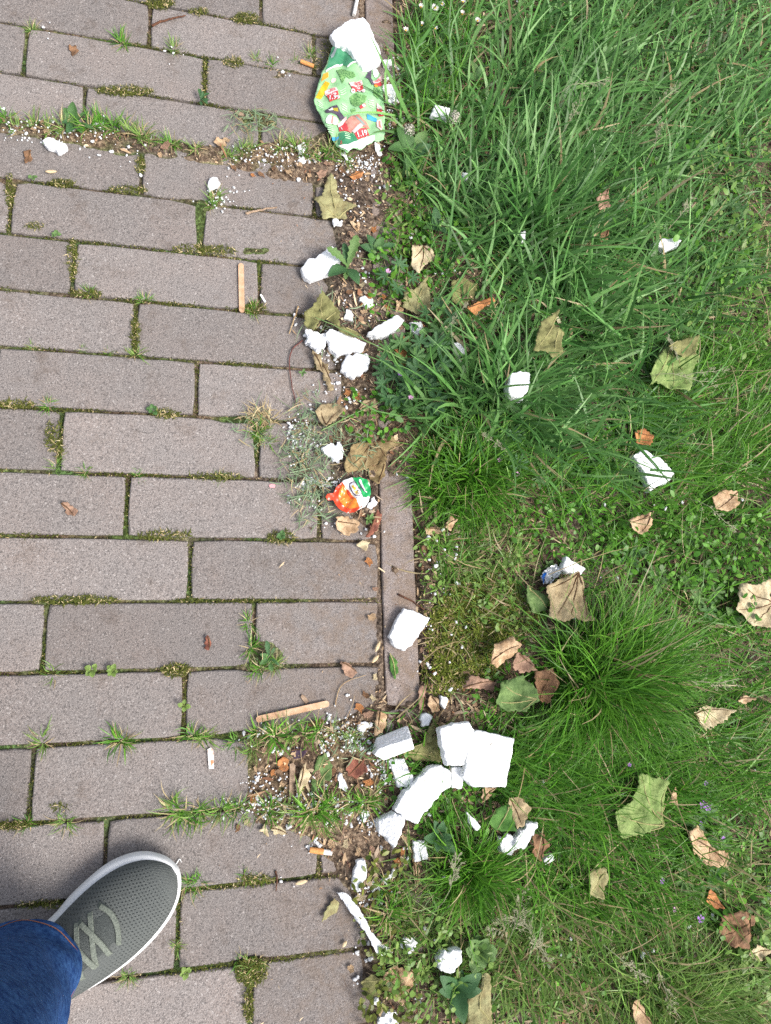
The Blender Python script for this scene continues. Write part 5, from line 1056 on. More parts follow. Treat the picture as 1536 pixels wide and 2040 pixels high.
for px, py, kd, m, n, L, lab in ((950, 1890, 'round', 1, 9, .030, 'round-leaved weed right of the bottom foam block'), (905, 1965, 'oval', 2, 8, .040, 'dark leaved weed below the bottom foam block'), (870, 1665, 'oval', 2, 6, .034, 'dark leaf weed just below the foam pile'), (760, 1900, 'oval', 3, 9, .020, 'yellow-green weed around the end of the curved strip'), (880, 1850, 'oval', 3, 9, .020, 'yellow-green weed above the bottom foam block'), (840, 1940, 'oval', 3, 8, .018, 'yellow-green weed beside the broad tan leaf'), (1460, 370, 'round', 1, 9, .030, 'round-leaved weed at the right edge near the top'), (1500, 520, 'round', 1, 9, .028, 'round-leaved weed at the right edge below another'), (1500, 1830, 'round', 1, 8, .028, 'round-leaved weed near the twisted brown leaf'), (1090, 1130, 'oval', 1, 6, .022, 'small leafy weed over the crumpled wrapper'), (1300, 1150, 'long', 1, 9, .035, 'bushy weed with narrow leaves in the clover'), (1250, 1110, 'long', 0, 9, .035, 'bushy narrow-leaved weed right of the wrapper'), (1360, 1080, 'long', 1, 9, .035, 'bushy narrow-leaved weed near the tan leaf'), (1450, 1230, 'oval', 1, 9, .028, 'leafy weed left of the large pale maple leaf'), (1150, 860, 'oval', 1, 4, .022, 'three leaved sprig in the middle tall grass'), (925, 850, 'oval', 3, 4, .026, 'bright yellow-green leaf pair in cranesbill')):
    weed(px, py, lab, ros(kd, m, n, L, 22), z=.014)

# ------------------------------------------------------------------ daisies, purple flowers, seed clocks, seed heads
M_PET = mat('daisy_petal', (.82, .82, .80), (.80, .72, .74), scale=200, rough=.6, transl=.15); M_DC = mat('daisy_centre', lin(245, 200, 40, .85), lin(220, 160, 20, .85), scale=800, rough=.8, bump=.6, bscale=900)
def daisy(px, py, r, label, z=.035, closed=0., tx=0, ty=0):
    g = G(px, py, z); e = empty('daisy', (g[0], g[1], 0)); tag(e, label, 'daisy', 'daisies at the top of the lawn')
    V = []; Fc = []
    for k in range(17):
        a = 2 * math.pi * k / 17 + random.uniform(-.08, .08); up = .25 + closed + random.uniform(-.1, .1); c, s = math.cos(a), math.sin(a)
        for t, hw in ((.28, .05), (.6, .10), (.92, .09), (1., .03)):
            for sg in (-1, 1): V.append((g[0] + r * (c * t * (1 - closed * .5) - s * hw * sg), g[1] + r * (s * t * (1 - closed * .5) + c * hw * sg), z + r * (up * t + tx * c * t + ty * s * t)))
        b = k * 8; Fc += [(b, b + 1, b + 3, b + 2), (b + 2, b + 3, b + 5, b + 4), (b + 4, b + 5, b + 7, b + 6)]
    obj('petals', V, Fc, M_PET, e)
    bm = bmesh.new(); bmesh.ops.create_uvsphere(bm, u_segments=10, v_segments=6, radius=1); V = [(g[0] + v.co.x * r * .34, g[1] + v.co.y * r * .34, z + .12 * r + v.co.z * r * .22) for v in bm.verts]; Fc = [tuple(v.index for v in f.verts) for f in bm.faces]; bm.free(); obj('centre', V, Fc, M_DC, e, smooth=True)
    v, f = tube([(g[0] - .008, g[1] - .006, .002), (g[0] - .002, g[1] - .002, z * .6), (g[0], g[1], z)], .0008, 5); obj('stem', v, f, M_GSTEM, e)
for a in ((866,16,.0082,'open daisy with its yellow centre facing up'), (880,8,.006,'daisy behind the open one at the top edge'), (838,15,.0070,'daisy at the top edge left of the open one',.03,.5), (920,28,.0065,'half closed daisy right of the open one',.04,.6), (951,42,.0072,'rightmost daisy of the top group',.04,.3), (840,50,.0055,'pinkish half closed daisy below the others',.03,.8), (866,58,.0068,'lowest daisy, just left of the tall grass',.03,.4), (808,61,.0068,'leftmost daisy, standing by the kerb',.025,.4), (922,4,.0065,'daisy cut by the top edge',.04,.4)): daisy(*a)
M_PUR = mat('purple_petal', (.36, .16, .58), (.48, .26, .66), scale=300, rough=.6, transl=.2); M_PNK = mat('pink_petal', (.62, .30, .55), (.70, .42, .62), scale=300, rough=.6, transl=.2)
def flower(px, py, r, label, m=M_PUR, z=.04, n=5):
    g = G(px, py, z); e = empty('purple_flower', (g[0], g[1], 0)); tag(e, label, 'flower', 'small purple flowers')
    for k in range(n):
        a = 2 * math.pi * k / n + random.random() * .4; c, s = math.cos(a), math.sin(a); V = []
        for t, hw in ((.1, .08), (.55, .34), (.9, .36), (1.05, .12)):
            for sg in (-1, 1): V.append((g[0] + r * (c * t - s * hw * sg), g[1] + r * (s * t + c * hw * sg), z + r * .45 * t + random.uniform(0, .1) * r))
        obj('petal', V, [(0, 1, 3, 2), (2, 3, 5, 4), (4, 5, 7, 6)], m, e)
    v, f = tube([(g[0] + .006, g[1] - .008, .004), (g[0], g[1], z)], .0006, 4); obj('stem', v, f, M_GSTEM, e)
for a in ((1398,1603,.0062,'purple flower left of two at the lower right'), (1408,1608,.0062,'purple flower touching another at the lower right'), (1394,1829,.0062,'single purple flower above the twisted brown leaf'), (1405,1560,.004,'tiny purple flower above the pair at the lower right'), (1318,1755,.0042,'purple bud in grass left of the curled tan leaf'), (1343,1812,.004,'pinkish flower below the purple bud',M_PNK), (1395,1640,.0035,'small violet flower over cranesbill leaves'), (1440,1670,.0035,'violet speck flower right of the curled tan leaf'), (995,917,.0042,'magenta flower in the fine dark grass',M_PNK), (1030,945,.0042,'magenta flower below another in the fine grass',M_PNK), (797,745,.0048,'violet flower in cranesbill by the kerb'), (773,541,.0045,'pink flower beside the kerb weeds',M_PNK), (818,792,.0045,'pink flower at the edge of the tall grass',M_PNK), (1253,1523,.0035,'violet flower in grass above the large green-tan leaf')): flower(*a)
M_FLUFF = mat('seed_fluff', (.55, .52, .45), rough=.9)
def clock(px, py, r, z, label):
    g = G(px, py, z); e = empty('dandelion_clock', (g[0], g[1], 0)); tag(e, label, 'seed head')
    d = rng.normal(0, 1, (140, 3)); d /= np.linalg.norm(d, axis=1)[:, None]; V = []; Fc = []
    for q_ in d:
        u = np.cross(q_, [.3, .5, .8]); u /= np.linalg.norm(u); v = np.cross(q_, u); c = np.array([g[0], g[1], z]); p1 = c + q_ * r * random.uniform(.8, 1.1); b = len(V)
        V += [c + u * .0001, c - u * .0001, p1 - u * .0003, p1 + u * .0003, p1 + u * .0016, p1 + v * .0016 + q_ * .001, p1 - u * .0016, p1 - v * .0016 + q_ * .001]; Fc += [(b, b + 1, b + 2, b + 3), (b + 4, b + 5, b + 6, b + 7)]
    obj('fluff', V, Fc, M_FLUFF, e); v, f = tube([(g[0] - .02, g[1] - .05, .004), (g[0] - .004, g[1] - .015, z * .8), (g[0], g[1], z)], .0013, 6); obj('stem', v, f, M_GSTEM, e)
clock(906, 234, .0115, .05, 'fluffy pale dandelion clock beside the rectangular foam piece'); clock(815, 260, .011, .03, 'grey dandelion clock right of the leaflet')
M_SEED = mat('seed_head', (.25, .26, .16), (.33, .31, .22), scale=300, rough=.9)
def seedhead(px, py, az, L, label, z=.06, dens=26, spread=.22):
    g = G(px, py, z); a = math.radians(az); d = np.array([math.cos(a), math.sin(a), -.1]); nn = np.array([-d[1], d[0], 0]); V = []; Fc = []
    base = np.array([g[0], g[1], z]) - d * L * .5
    v, f = tube([base - d * .05 - [0, 0, z * .8], base - d * .02 - [0, 0, z * .2], base, base + d * L * .6, base + d * L + nn * L * .1], .0005, 4); V += list(v); Fc += f
    for k in range(int(dens * .75)):
        t = random.uniform(.02, 1.); ln = spread * L * random.uniform(.35, 1.1) * math.sin(math.pi * (.2 + .75 * t)); sg = random.choice((-1, 1)); o0 = base + d * L * t; dr = d * .75 + nn * sg * random.uniform(.3, .8) + np.array([0, 0, random.uniform(-.25, .35)]); dr /= np.linalg.norm(dr)
        sd3 = np.cross(dr, [0, 0, 1.]); sd3 /= np.linalg.norm(sd3); b = len(V); V += [o0 - sd3 * .0002, o0 + sd3 * .0002, o0 + dr * ln + sd3 * .0002, o0 + dr * ln - sd3 * .0002]; Fc.append((b, b + 1, b + 2, b + 3))
        for q_ in range(random.randint(2, 4)):
            c = o0 + dr * ln * random.uniform(.45, 1.) + sd3 * random.uniform(-.002, .002); e_ = (dr + sd3 * random.uniform(-.5, .5)) * random.uniform(.0018, .0030); b = len(V); w_ = sd3 * .0006
            V += [c - e_, c + w_ + [0, 0, .0003], c + e_, c - w_]; Fc.append((b, b + 1, b + 2, b + 3))
    tag(obj('grass_seed_head', np.array(V), Fc, M_SEED), label, 'seed head', 'feathery grass seed heads')
for a in ((1180,165,20,.10,'curving seed head in the upper tall grass',.11), (1150,215,60,.09,'seed head just below the curving one in tall grass',.10), (1335,185,45,.09,'seed head at the upper right of the tall grass',.12), (1310,260,70,.08,'slender seed head left of the brown leaf in tall grass',.11), (1370,410,50,.08,'seed head above the foam at the upper right',.10), (1385,757,-8,.10,'seed head lying right of the large yellow-green leaf',.07), (1340,690,-70,.05,'seed head draped across the large yellow-green leaf',.075), (1420,740,10,.08,'seed head to the right below the large leaf',.06), (1035,1815,60,.07,'greyish seed head in the middle of the lower weeds',.04,34,.4), (1055,1850,120,.07,'greyish seed head below the middle one in lower weeds',.04,34,.4), (1010,1840,200,.06,'greyish seed head left of the lower weeds group',.04,34,.4), (1075,1890,-60,.06,'greyish seed head at the lower end of the weeds group',.04,34,.4), (905,1735,70,.05,'pale seed head on the dark fine tussock',.07,34,.4), (1425,1360,-5,.10,'thin seed head at the right tip of the big tussock',.09), (1330,1985,-70,.08,'seed head over dry grass at the bottom',.06), (1440,1035,-40,.07,'seed head below the tan leaf at the right',.07), (1260,1930,-40,.07,'seed head above the bottom tan leaf',.06), (985,880,140,.05,'seed head in fine grass beside cranesbill',.06), (915,625,50,.06,'seed head crossing over the orange curled leaf',.05)): seedhead(*a)

# ------------------------------------------------------------------ grass tufts in the joints (five meshes, copied)
def tuft_mesh(k, n=26, L=.026, W=.0013):
    a = rng.uniform(0, 2 * math.pi, n); r = rng.random(n) ** .7 * .006; xy = np.column_stack([np.cos(a) * r * 1.6, np.sin(a) * r])
    v, l, c = blades(xy, np.zeros(n), L * rng.uniform(.5, 1.25, n), W * rng.uniform(.8, 1.3, n), a + rng.normal(0, .5, n), rng.uniform(.2, .9, n), rng.uniform(.2, 1.0, n), palcol('fine' if k % 2 else 'pale', n, .28) * 1.15)
    me = mesh_big('grass_tuft', v, l, 4, cols=c); me.materials.append(M_GRASS); return me
TM = [tuft_mesh(k, 22 + 7 * k) for k in range(6)]
PAL['pale2'], PAL['pale'] = PAL['pale'], PAL['dry']
DTM = tuft_mesh(0, 30); PAL['pale'] = PAL['pale2']
ORD = [w_ + ' from the left, ' for w_ in 'first second third fourth fifth sixth seventh eighth ninth tenth eleventh twelfth thirteenth fourteenth'.split()]
def tufts(lst, label, group):
    for q_, (px, py, s_) in enumerate(sorted(lst)):
        g = G(px, py); o = bpy.data.objects.new('grass_tuft', DTM if 'dirty' in group and q_ % 2 == 0 else TM[random.randrange(6)]); link(o); o.location = (g[0], g[1], float(max(soil_z(g[0], g[1]), -.004))); o.scale = (s_, s_, s_ * random.uniform(.8, 1.1)); o.rotation_euler = (0, 0, random.uniform(0, 6.28)); tag(o, label if len(lst) == 1 else ORD[q_] + label, 'grass tuft', group)
tufts([(243,84,1.1)], 'grass tuft in the joint at the upper left with tall blades', 'grass tufts between pavers'); tufts([(345,98,.95)], 'grass tuft with foam crumbs in the upper joint', 'grass tufts between pavers')
tufts([(65,58,.7)], 'small grass tuft at the corner of the leftmost upper paver', 'grass tufts between pavers'); tufts([(512,118,.7), (540,128,.8), (590,122,.7), (618,108,.8)], 'grass tuft beside the orange cigarette filter', 'tufts by the filter')
tufts([(15,240,1.2),(35,262,1.2),(70,252,1.2),(100,262,1.),(130,262,1.2),(180,262,1.3),(200,248,1.3),(225,262,1.4),(245,258,1.4),(262,268,1.3),(285,282,1.2),(310,290,1.0),(340,290,1.),(390,300,.9)], 'grass tuft in the left half of the upper weedy joint', 'tufts in the upper weedy joint, left')
tufts([(455,312,.9),(480,300,.9),(500,300,1.),(560,295,1.1),(590,300,1.2),(610,305,1.2),(640,318,1.3),(660,305,1.2),(685,322,1.2)], 'grass tuft in the weedy joint left of the leaflet foot', 'tufts in the upper weedy joint, right')
tufts([(428,400,1.2),(420,412,.9)], 'grass tuft below the small square foam piece', 'tufts under the square foam'); tufts([(505,618,.9)], 'grass tuft at the foot of the upright lolly stick', 'grass tufts between pavers')
tufts([(175,585,.8)], 'grass tuft in the joint at the left, level with the upright stick', 'grass tufts between pavers'); tufts([(288,597,.8)], 'grass tuft at a joint crossing left of the upright stick', 'grass tufts between pavers'); tufts([(270,706,.85)], 'starry grass tuft at a joint crossing, middle left', 'grass tufts between pavers'); tufts([(215,702,.5),(65,692,.5),(165,697,.45)], 'tiny grass tuft in the joint left of the starry tuft', 'tiny tufts in a left joint')
tufts([(95,808,.7)], 'grass tuft in a joint at the far left, mid height', 'grass tufts between pavers'); tufts([(112,928,.85)], 'brownish grass tuft at the foot of an upright joint', 'grass tufts between pavers'); tufts([(170,940,.6),(275,948,.6),(440,952,.6)], 'small grass tuft in the long middle joint', 'tufts in the middle joint')
tufts([(505,835,1.1),(520,825,1.2),(535,838,1.1),(515,860,1.0),(530,880,.9)], 'grass tuft in the dirty clump right of a broken paver corner', 'tufts in the dirty middle clump')
tufts([(85,1480,1.1)], 'grass tuft in the joint at the far left above the sneaker', 'grass tufts between pavers'); tufts([(240,1475,1.2)], 'grass tuft with a tall blade above the sneaker', 'grass tufts between pavers'); tufts([(385,1465,1.1),(405,1472,1.0)], 'grass tuft at the left end of the lower litter', 'tufts by the paper strip')
tufts([(50,1641,.8)], 'grass tuft left of another in the joint above the sneaker', 'grass tufts between pavers'); tufts([(130,1637,.9)], 'dry grass tuft in the joint above the sneaker', 'grass tufts between pavers'); tufts([(350,1612,1.4),(372,1622,1.4),(398,1615,1.2)], 'grass tuft at the left end of the lower weedy joint', 'tufts at the left end')
tufts([(375,1765,1.1),(395,1760,1.0)], 'grass tuft touching the toe of the sneaker', 'tufts at the toe'); tufts([(255,1945,.7)], 'grass tuft in the joint under the sneaker side', 'grass tufts between pavers'); tufts([(350,1885,.6)], 'small tuft in the upright joint below the sneaker toe', 'grass tufts between pavers')
tufts([(500,1290,1.0),(495,1240,.9),(520,1330,1.),(545,1325,.9),(505,1335,.9)], 'grass tuft around the dandelion rosette between pavers', 'tufts round the rosette'); tufts([(105,1340,1.0)], 'grass tuft in the joint left of the yellow-green seedlings', 'grass tufts between pavers')
tufts([(520,1462,1.2),(545,1468,1.3),(575,1462,1.4),(600,1468,1.3),(630,1458,1.2),(660,1455,1.),(500,1490,1.0),(470,1480,1.),(695,1468,.9)], 'grass tuft in the litter below the slanting lolly stick', 'tufts below the lolly stick')
tufts([(440,1612,1.2),(470,1612,1.1),(500,1618,1.2),(535,1612,1.2),(570,1610,1.2),(600,1612,1.5),(625,1615,1.6),(650,1605,1.5),(675,1605,1.4),(700,1600,1.4),(640,1640,1.4),(725,1595,1.3),(745,1580,1.3)], 'grass tuft in the right part of the lower weedy joint', 'tufts in the lower weedy joint')
tufts([(490,1745,.6),(520,1750,.6)], 'small tuft in the joint right of the sneaker toe', 'tufts right of the toe'); tufts([(495,1935,.9),(510,1920,.9),(480,1915,.8)], 'mossy tuft at the joint crossing at the bottom', 'tufts at the bottom crossing')
tufts([(765,1765,1.3),(790,1790,1.4),(770,1815,1.4),(800,1830,1.4),(740,1830,1.),(780,1860,1.3)], 'grass tuft beside the curved foam strip', 'tufts by the curved strip')

# ------------------------------------------------------------------ lawn
def ell(cx, cy, rx, ry, n, pw=.5):
    a = rng.uniform(0, 2 * np.pi, n); r = rng.random(n) ** pw; w3 = G(cx + rx * r * np.cos(a), cy + ry * r * np.sin(a)); return w3[:, :2]
def field(xy, L, W, key, az=None, azsd=.8, lean=(.25, 1.0), bend=(.3, 1.3), dry=.05, seg=4, zoff=0):
    n = len(xy); a = rng.uniform(0, 2 * np.pi, n) if az is None else rng.normal(math.radians(az), azsd, n)
    return prune(*blades(xy, gz(xy) - .003 + zoff, L * rng.lognormal(0, .35, n).clip(.35, 2.2), W * rng.uniform(.7, 1.35, n), a, rng.uniform(*lean, n), rng.uniform(*bend, n), palcol(key, n, dry), seg), seg)
def tussock(px, py, n, rx, L, W, key, label, az=None, azsd=1.2, lean=(.1, .95), bend=(.3, 1.2), out=.6):
    g = G(px, py); xy = ell(px, py, rx, rx * .8, n, .7); d = xy - g[:2]; r = np.hypot(*d.T) / (rx * .00075); a = np.arctan2(d[:, 1], d[:, 0]) + rng.normal(0, 1.15, n)
    if az is not None:
        k = rng.random(n) < .62; a[k] = rng.normal(math.radians(az), azsd, k.sum())
    ln = rng.uniform(*lean, n) * (1 - out + out * np.clip(r, 0, 1.3))
    p = prune(*blades(xy, gz(xy) - .003, L * rng.lognormal(0, .25, n).clip(.4, 1.7), W * rng.uniform(.75, 1.3, n), a, ln, rng.uniform(*bend, n), palcol(key, n, .05), 5), 5)
    return tag(blade_obj('grass_tussock', [p], M_GRASS, origin=(g[0], g[1], 0)), label, 'grass tussock')
tussock(1180, 1345, 2700, 95, .120, .0027, 'fine', 'biggest fine-bladed grass tussock, fanning right across the lawn', az=5, azsd=.9, lean=(.3, 1.25))
tussock(930, 945, 1600, 95, .062, .0025, 'fine', 'dense dark fine grass tussock right of the foil lid', az=None, lean=(.4, 1.3))
tussock(930, 1735, 900, 55, .070, .0025, 'fine', 'dark fine grass tussock below the foam pile', az=-20, azsd=1.4, lean=(.3, 1.2))
tussock(1000, 800, 330, 110,   .120, .0062, 'coarse', 'broad-bladed tall grass clump in the middle by the cranesbill', az=None, lean=(.7, 1.4), bend=(0, .6))
tussock(1330, 2000, 800, 110, .095, .0023, 'pale', 'yellowing grass tussock at the bottom right', az=-35, azsd=.8, lean=(.4, 1.3))
tussock(1060, 470, 380, 140, .145, .0062, 'coarse', 'broad-bladed tall grass clump sweeping to the upper right', az=38, azsd=.7, lean=(.6, 1.35), bend=(0, .6))
lawn = []
def lawnpts(n):
    x = rng.uniform(KX1 + .012, 1.6, n); y = rng.uniform(-.75, 1.72, n); return np.column_stack([x, y])
xy = lawnpts(30000); k = rng.random(len(xy)) < (.08 + .92 * sm(.38, .58, xy[:, 0])) * (.40 + .70 * sm(-.5, .5, fbm(xy[:, 0], xy[:, 1], 8, 3, 21))); lawn.append(field(xy[k], .034, .0029, 'fine', dry=.12, lean=(.5, 1.45), seg=4))
xy = lawnpts(5000); lawn.append(field(xy, .040, .0020, 'pale', dry=.45, lean=(.8, 1.5)))
for cx, cy, rx, ry, n, L, W, key, az, sd_, dry in (
    (1450, 640, 110, 160, 500, .055, .0030, 'fine', 30, 1.3, .05), (1460, 950, 100, 120, 500, .055, .0030, 'fine', 20, 1.3, .06), (1000, 230, 230, 260, 1250, .085, .0052, 'coarse', 65, 1.3, .03), (1280, 170, 280, 210, 1800, .100, .0054, 'coarse', 35, 1.1, .02), (1090, 480, 230, 200, 950, .100, .0054, 'coarse', 35, 1.0, .03),
    (920, 760, 110, 160, 230, .105, .0058, 'coarse', None, 1, .02), (1160, 790, 180, 170, 850, .092, .0052, 'coarse', -5, 1.1, .03), (1250, 560, 180, 150, 700, .095, .0050, 'coarse', 25, 1.1, .03), (1430, 420, 120, 170, 280, .080, .0032, 'coarse', 40, 1.0, .05),
    (860, 120, 60, 150, 620, .055, .0025, 'fine', 50, 1.2, .06), (1400, 830, 170, 150, 1900, .068, .0023, 'fine', 25, .9, .04), (1240, 980, 200, 90, 800, .062, .0025, 'fine', 0, 1.3, .08),
    (1130, 1540, 200, 110, 2000, .075, .0022, 'fine', -15, .9, .05), (1400, 1510, 160, 110, 1100, .065, .0024, 'fine', 0, 1.0, .10), (1200, 1700, 190, 130, 1400, .075, .0024, 'fine', -40, .9, .10), (1010, 1480, 60, 100, 350, .055, .0025, 'fine', 0, 1.0, .06),
    (1430, 1850, 150, 180, 1000, .055, .0025, 'pale', -20, 1.2, .15), (1150, 1880, 180, 140, 1100, .060, .0029, 'pale', -40, 1.2, .20), (960, 1900, 120, 120, 500, .050, .0025, 'pale', None, 1, .12), (1330, 1150, 220, 150, 900, .050, .0025, 'fine', 20, 1.3, .06), (1440, 1320, 130, 110, 600, .055, .0025, 'fine', 0, 1.0, .12),
    (815, 330, 40, 200, 190, .040, .0024, 'fine', None, 1, .15), (790, 560, 40, 200, 120, .036, .0022, 'pale', None, 1, .2), (800, 1500, 60, 90, 110, .036, .0022, 'fine', None, 1, .1), (890, 1060, 60, 90, 300, .040, .0023, 'fine', 0, 1.2, .10), (960, 1120, 110, 90, 600, .038, .0022, 'pale', None, 1, .18), (870, 400, 50, 190, 200, .055, .0032, 'coarse', 0, 1.4, .08), (890, 620, 50, 110, 110, .070, .0036, 'coarse', 0, 1.4, .05), (880, 1560, 60, 110, 260, .045, .0025, 'fine', None, 1, .06), (840, 1800, 60, 150, 300, .042, .0023, 'pale', None, 1, .15), (970, 1250, 90, 90, 350, .028, .0019, 'pale', None, 1, .2)):
    lawn.append(field(ell(cx, cy, rx, ry, n), L, W, key, az, sd_, dry=dry, lean=(.45, 1.4), bend=(0., .8), seg=5))
n = 450; lawn.append(field(np.column_stack([rng.uniform(.42, 1.5, n), rng.uniform(-.6, 1.5, n)]), .12, .0015, 'pale', None, dry=.5, lean=(.8, 1.5), bend=(0, .4)))
og = blade_obj('lawn_grass', lawn, M_GRASS); og['kind'] = 'stuff'; og['label'] = 'mixed green lawn grass right of the kerb'
# low ground cover of small round leaves
def cover(name, spots, m, label):
    V = []; Lp = []; C = []; off = 0
    for cx, cy, rx, ry, n, r0, key, hmax in spots:
        xy = ell(cx, cy, rx, ry, n); z = gz(xy) + .004 + rng.random(n) * hmax; r = r0 * rng.uniform(.6, 1.3, n); az = rng.uniform(0, 6.28, n); tl = rng.normal(0, .45, (n, 2)); c = palcol(key, n)
        pr = np.array([(0, -.10), (.35, -.42), (.75, -.40), (1., -.08), (1., .08), (.75, .40), (.35, .42), (0, .10)]); ca, sa = np.cos(az), np.sin(az)
        asp = rng.uniform(.45, 1., n)[:, None]; X = pr[None, :, 0] * r[:, None] / asp ** .4; Y = pr[None, :, 1] * r[:, None] * asp; wx = X * ca[:, None] - Y * sa[:, None]; wy = X * sa[:, None] + Y * ca[:, None]
        v = np.stack([xy[:, :1] + wx, xy[:, 1:] + wy, z[:, None] + tl[:, :1] * wx + tl[:, 1:] * wy + .25 * np.abs(Y)], -1).reshape(-1, 3)
        b = (np.arange(n) * 8)[:, None, None]; qd = np.array([[0, 1, 6, 7], [1, 2, 5, 6], [2, 3, 4, 5]])[None]; Lp.append((b + qd).reshape(-1) + off); off += len(v); V.append(v); C.append(np.repeat(c, 8, 0))
    me = mesh_big(name, np.concatenate(V), np.concatenate(Lp), 4, cols=np.concatenate(C)); me.materials.append(m); o = bpy.data.objects.new(name, me); link(o); o['kind'] = 'stuff'; o['label'] = label; return o
cover('clover_leaves', ((1450,380,110,140,260,.012,'pale',.05), (1440,620,120,130,260,.010,'pale',.04), (1340,1090,190,90,420,.010,'fine',.03), (1460,1150,100,110,240,.010,'fine',.03), (1120,1060,120,60,220,.009,'fine',.02), (1440,1730,120,130,260,.009,'fine',.025), (1480,1920,80,120,300,.012,'pale',.03), (870,1920,120,110,330,.008,'pale',.03), (770,2000,60,60,140,.0075,'mossy',.02), (1000,1180,90,80,240,.008,'pale',.012), (860,440,60,130,220,.010,'fine',.015), (800,520,60,90,160,.010,'fine',.012), (830,760,80,110,260,.012,'coarse',.02), (1320,470,200,150,350,.012,'fine',.05), (1200,1850,220,140,260,.008,'fine',.02), (1080,1400,160,110,220,.008,'fine',.02), (900,1600,80,120,200,.009,'fine',.012), (800,420,50,130,150,.009,'pale',.012), (760,560,50,80,70,.009,'fine',.010), (740,830,60,60,90,.009,'fine',.010), (800,300,40,80,80,.010,'fine',.012), (870,1100,40,100,120,.008,'pale',.010), (760,1800,60,120,130,.008,'mossy',.012), (820,1560,60,60,50,.008,'fine',.010)), M_GRASS, 'low clover and chickweed leaves through the lawn')
# moss
moss = []
for k, yy in enumerate(ROWY):
    x = rng.uniform(-.72, KX0, 2600); dn = fbm(x, np.full(len(x), yy), 16, 3, 60); kk = rng.random(len(x)) < np.clip(.25 + 1.1 * dn, .06, 1) * (1 - .75 * sm(.1, .26, x)); x = x[kk]
    xy = np.column_stack([x, yy + rng.normal(0, .0026, len(x))]); moss.append(blades(xy, np.full(len(xy), -.006), .0062 * rng.uniform(.5, 1.3, len(xy)), np.full(len(xy), .0015), rng.uniform(0, 6.28, len(xy)), rng.uniform(.1, .9, len(xy)), rng.uniform(0, .6, len(xy)), palcol('moss', len(xy), .10), 3))
    if k < len(ROWX):
        for q_ in range(4):
            xj = ROWX[k] - .3 * q_
            if xj > KX0 - .02: continue
            n = 170; y = rng.uniform(ROWY[k + 1], yy, n); kk = rng.random(n) < np.clip(.45 + 1.2 * fbm(np.full(n, xj), y, 22, 2, 70), .1, 1); y = y[kk]
            xy = np.column_stack([xj + rng.normal(0, .0024, len(y)), y]); moss.append(blades(xy, np.full(len(xy), -.006), .0062 * rng.uniform(.5, 1.3, len(xy)), np.full(len(xy), .0015), rng.uniform(0, 6.28, len(xy)), rng.uniform(.1, .9, len(xy)), rng.uniform(0, .6, len(xy)), palcol('moss', len(xy), .08), 3))
for cx, cy, rx, ry, n in ((320,8,28,12,420), (395,25,20,7,150), (490,38,26,12,420), (465,126,22,11,260), (250,183,58,10,600), (70,452,20,8,80), (125,367,25,8,200), (255,380,40,9,260), (145,520,10,45,300), (430,500,40,10,300), (385,497,45,9,260), (175,586,30,9,220), (20,380,9,35,220), (280,330,10,20,160), (408,160,7,38,160), (120,1605,20,8,60), (560,1072,30,14,300), (350,1335,30,14,360), (330,1066,55,10,300), (150,1196,90,9,520), (500,1935,32,28,700), (495,2000,9,35,200), (510,1752,40,9,200), (270,665,9,40,240), (100,870,9,30,160), (118,880,10,40,150), (505,615,25,12,200), (660,100,25,22,260), (640,130,20,14,120), (30,806,40,9,300), (330,826,30,10,220), (430,950,60,8,240), (880,1210,50,70,500), (25,1644,40,8,160), (100,1800,70,8,160)):
    xy = ell(cx, cy, rx, ry, n); m_ = len(xy); moss.append(blades(xy, np.minimum(gz(xy), .001) - .002, .0085 * rng.uniform(.5, 1.3, m_), np.full(m_, .0014), rng.uniform(0, 6.28, m_), rng.uniform(.1, 1.0, m_), rng.uniform(0, .7, m_), palcol('moss', m_, .14) * 1.35, 3))
for cx, cy, rx, ry, n in ((930,1270,80,100,3200), (960,1190,70,50,1100), (880,1340,40,50,700), (1010,1240,60,50,500)):
    xy = ell(cx, cy, rx, ry, n); m_ = len(xy); moss.append(blades(xy, gz(xy), .012 * rng.uniform(.5, 1.3, m_), np.full(m_, .0022), rng.uniform(0, 6.28, m_), rng.uniform(.1, 1.1, m_), rng.uniform(0, .8, m_), palcol('mossy', m_, .14), 3))
om = blade_obj('moss', moss, M_MOSS); om['kind'] = 'stuff'; om['label'] = 'green and olive moss filling the paving joints and turf edge'
# grass clippings lying loose
cl = []
for cx, cy, rx, ry, n in ((620,860,55,80,170), (600,930,50,80,190), (625,1000,40,50,120), (500,245,55,25,110), (690,890,60,60,120), (660,650,60,60,60), (510,860,40,40,40), (720,1480,70,40,60)):
    xy = ell(cx, cy, rx, ry, n); m_ = len(xy); cl.append(blades(xy, gz(xy) + rng.uniform(.001, .006, m_), .020 * rng.lognormal(0, .4, m_), .0017 * rng.uniform(.7, 1.3, m_), rng.uniform(0, 6.28, m_), rng.uniform(1.35, 1.6, m_), rng.uniform(-.3, .3, m_), palcol('clip', m_, .2), 4))
oc = blade_obj('grass_clippings', cl, M_GRASS); oc['kind'] = 'stuff'; oc['label'] = 'pale dried grass clippings lying on pavers and soil'
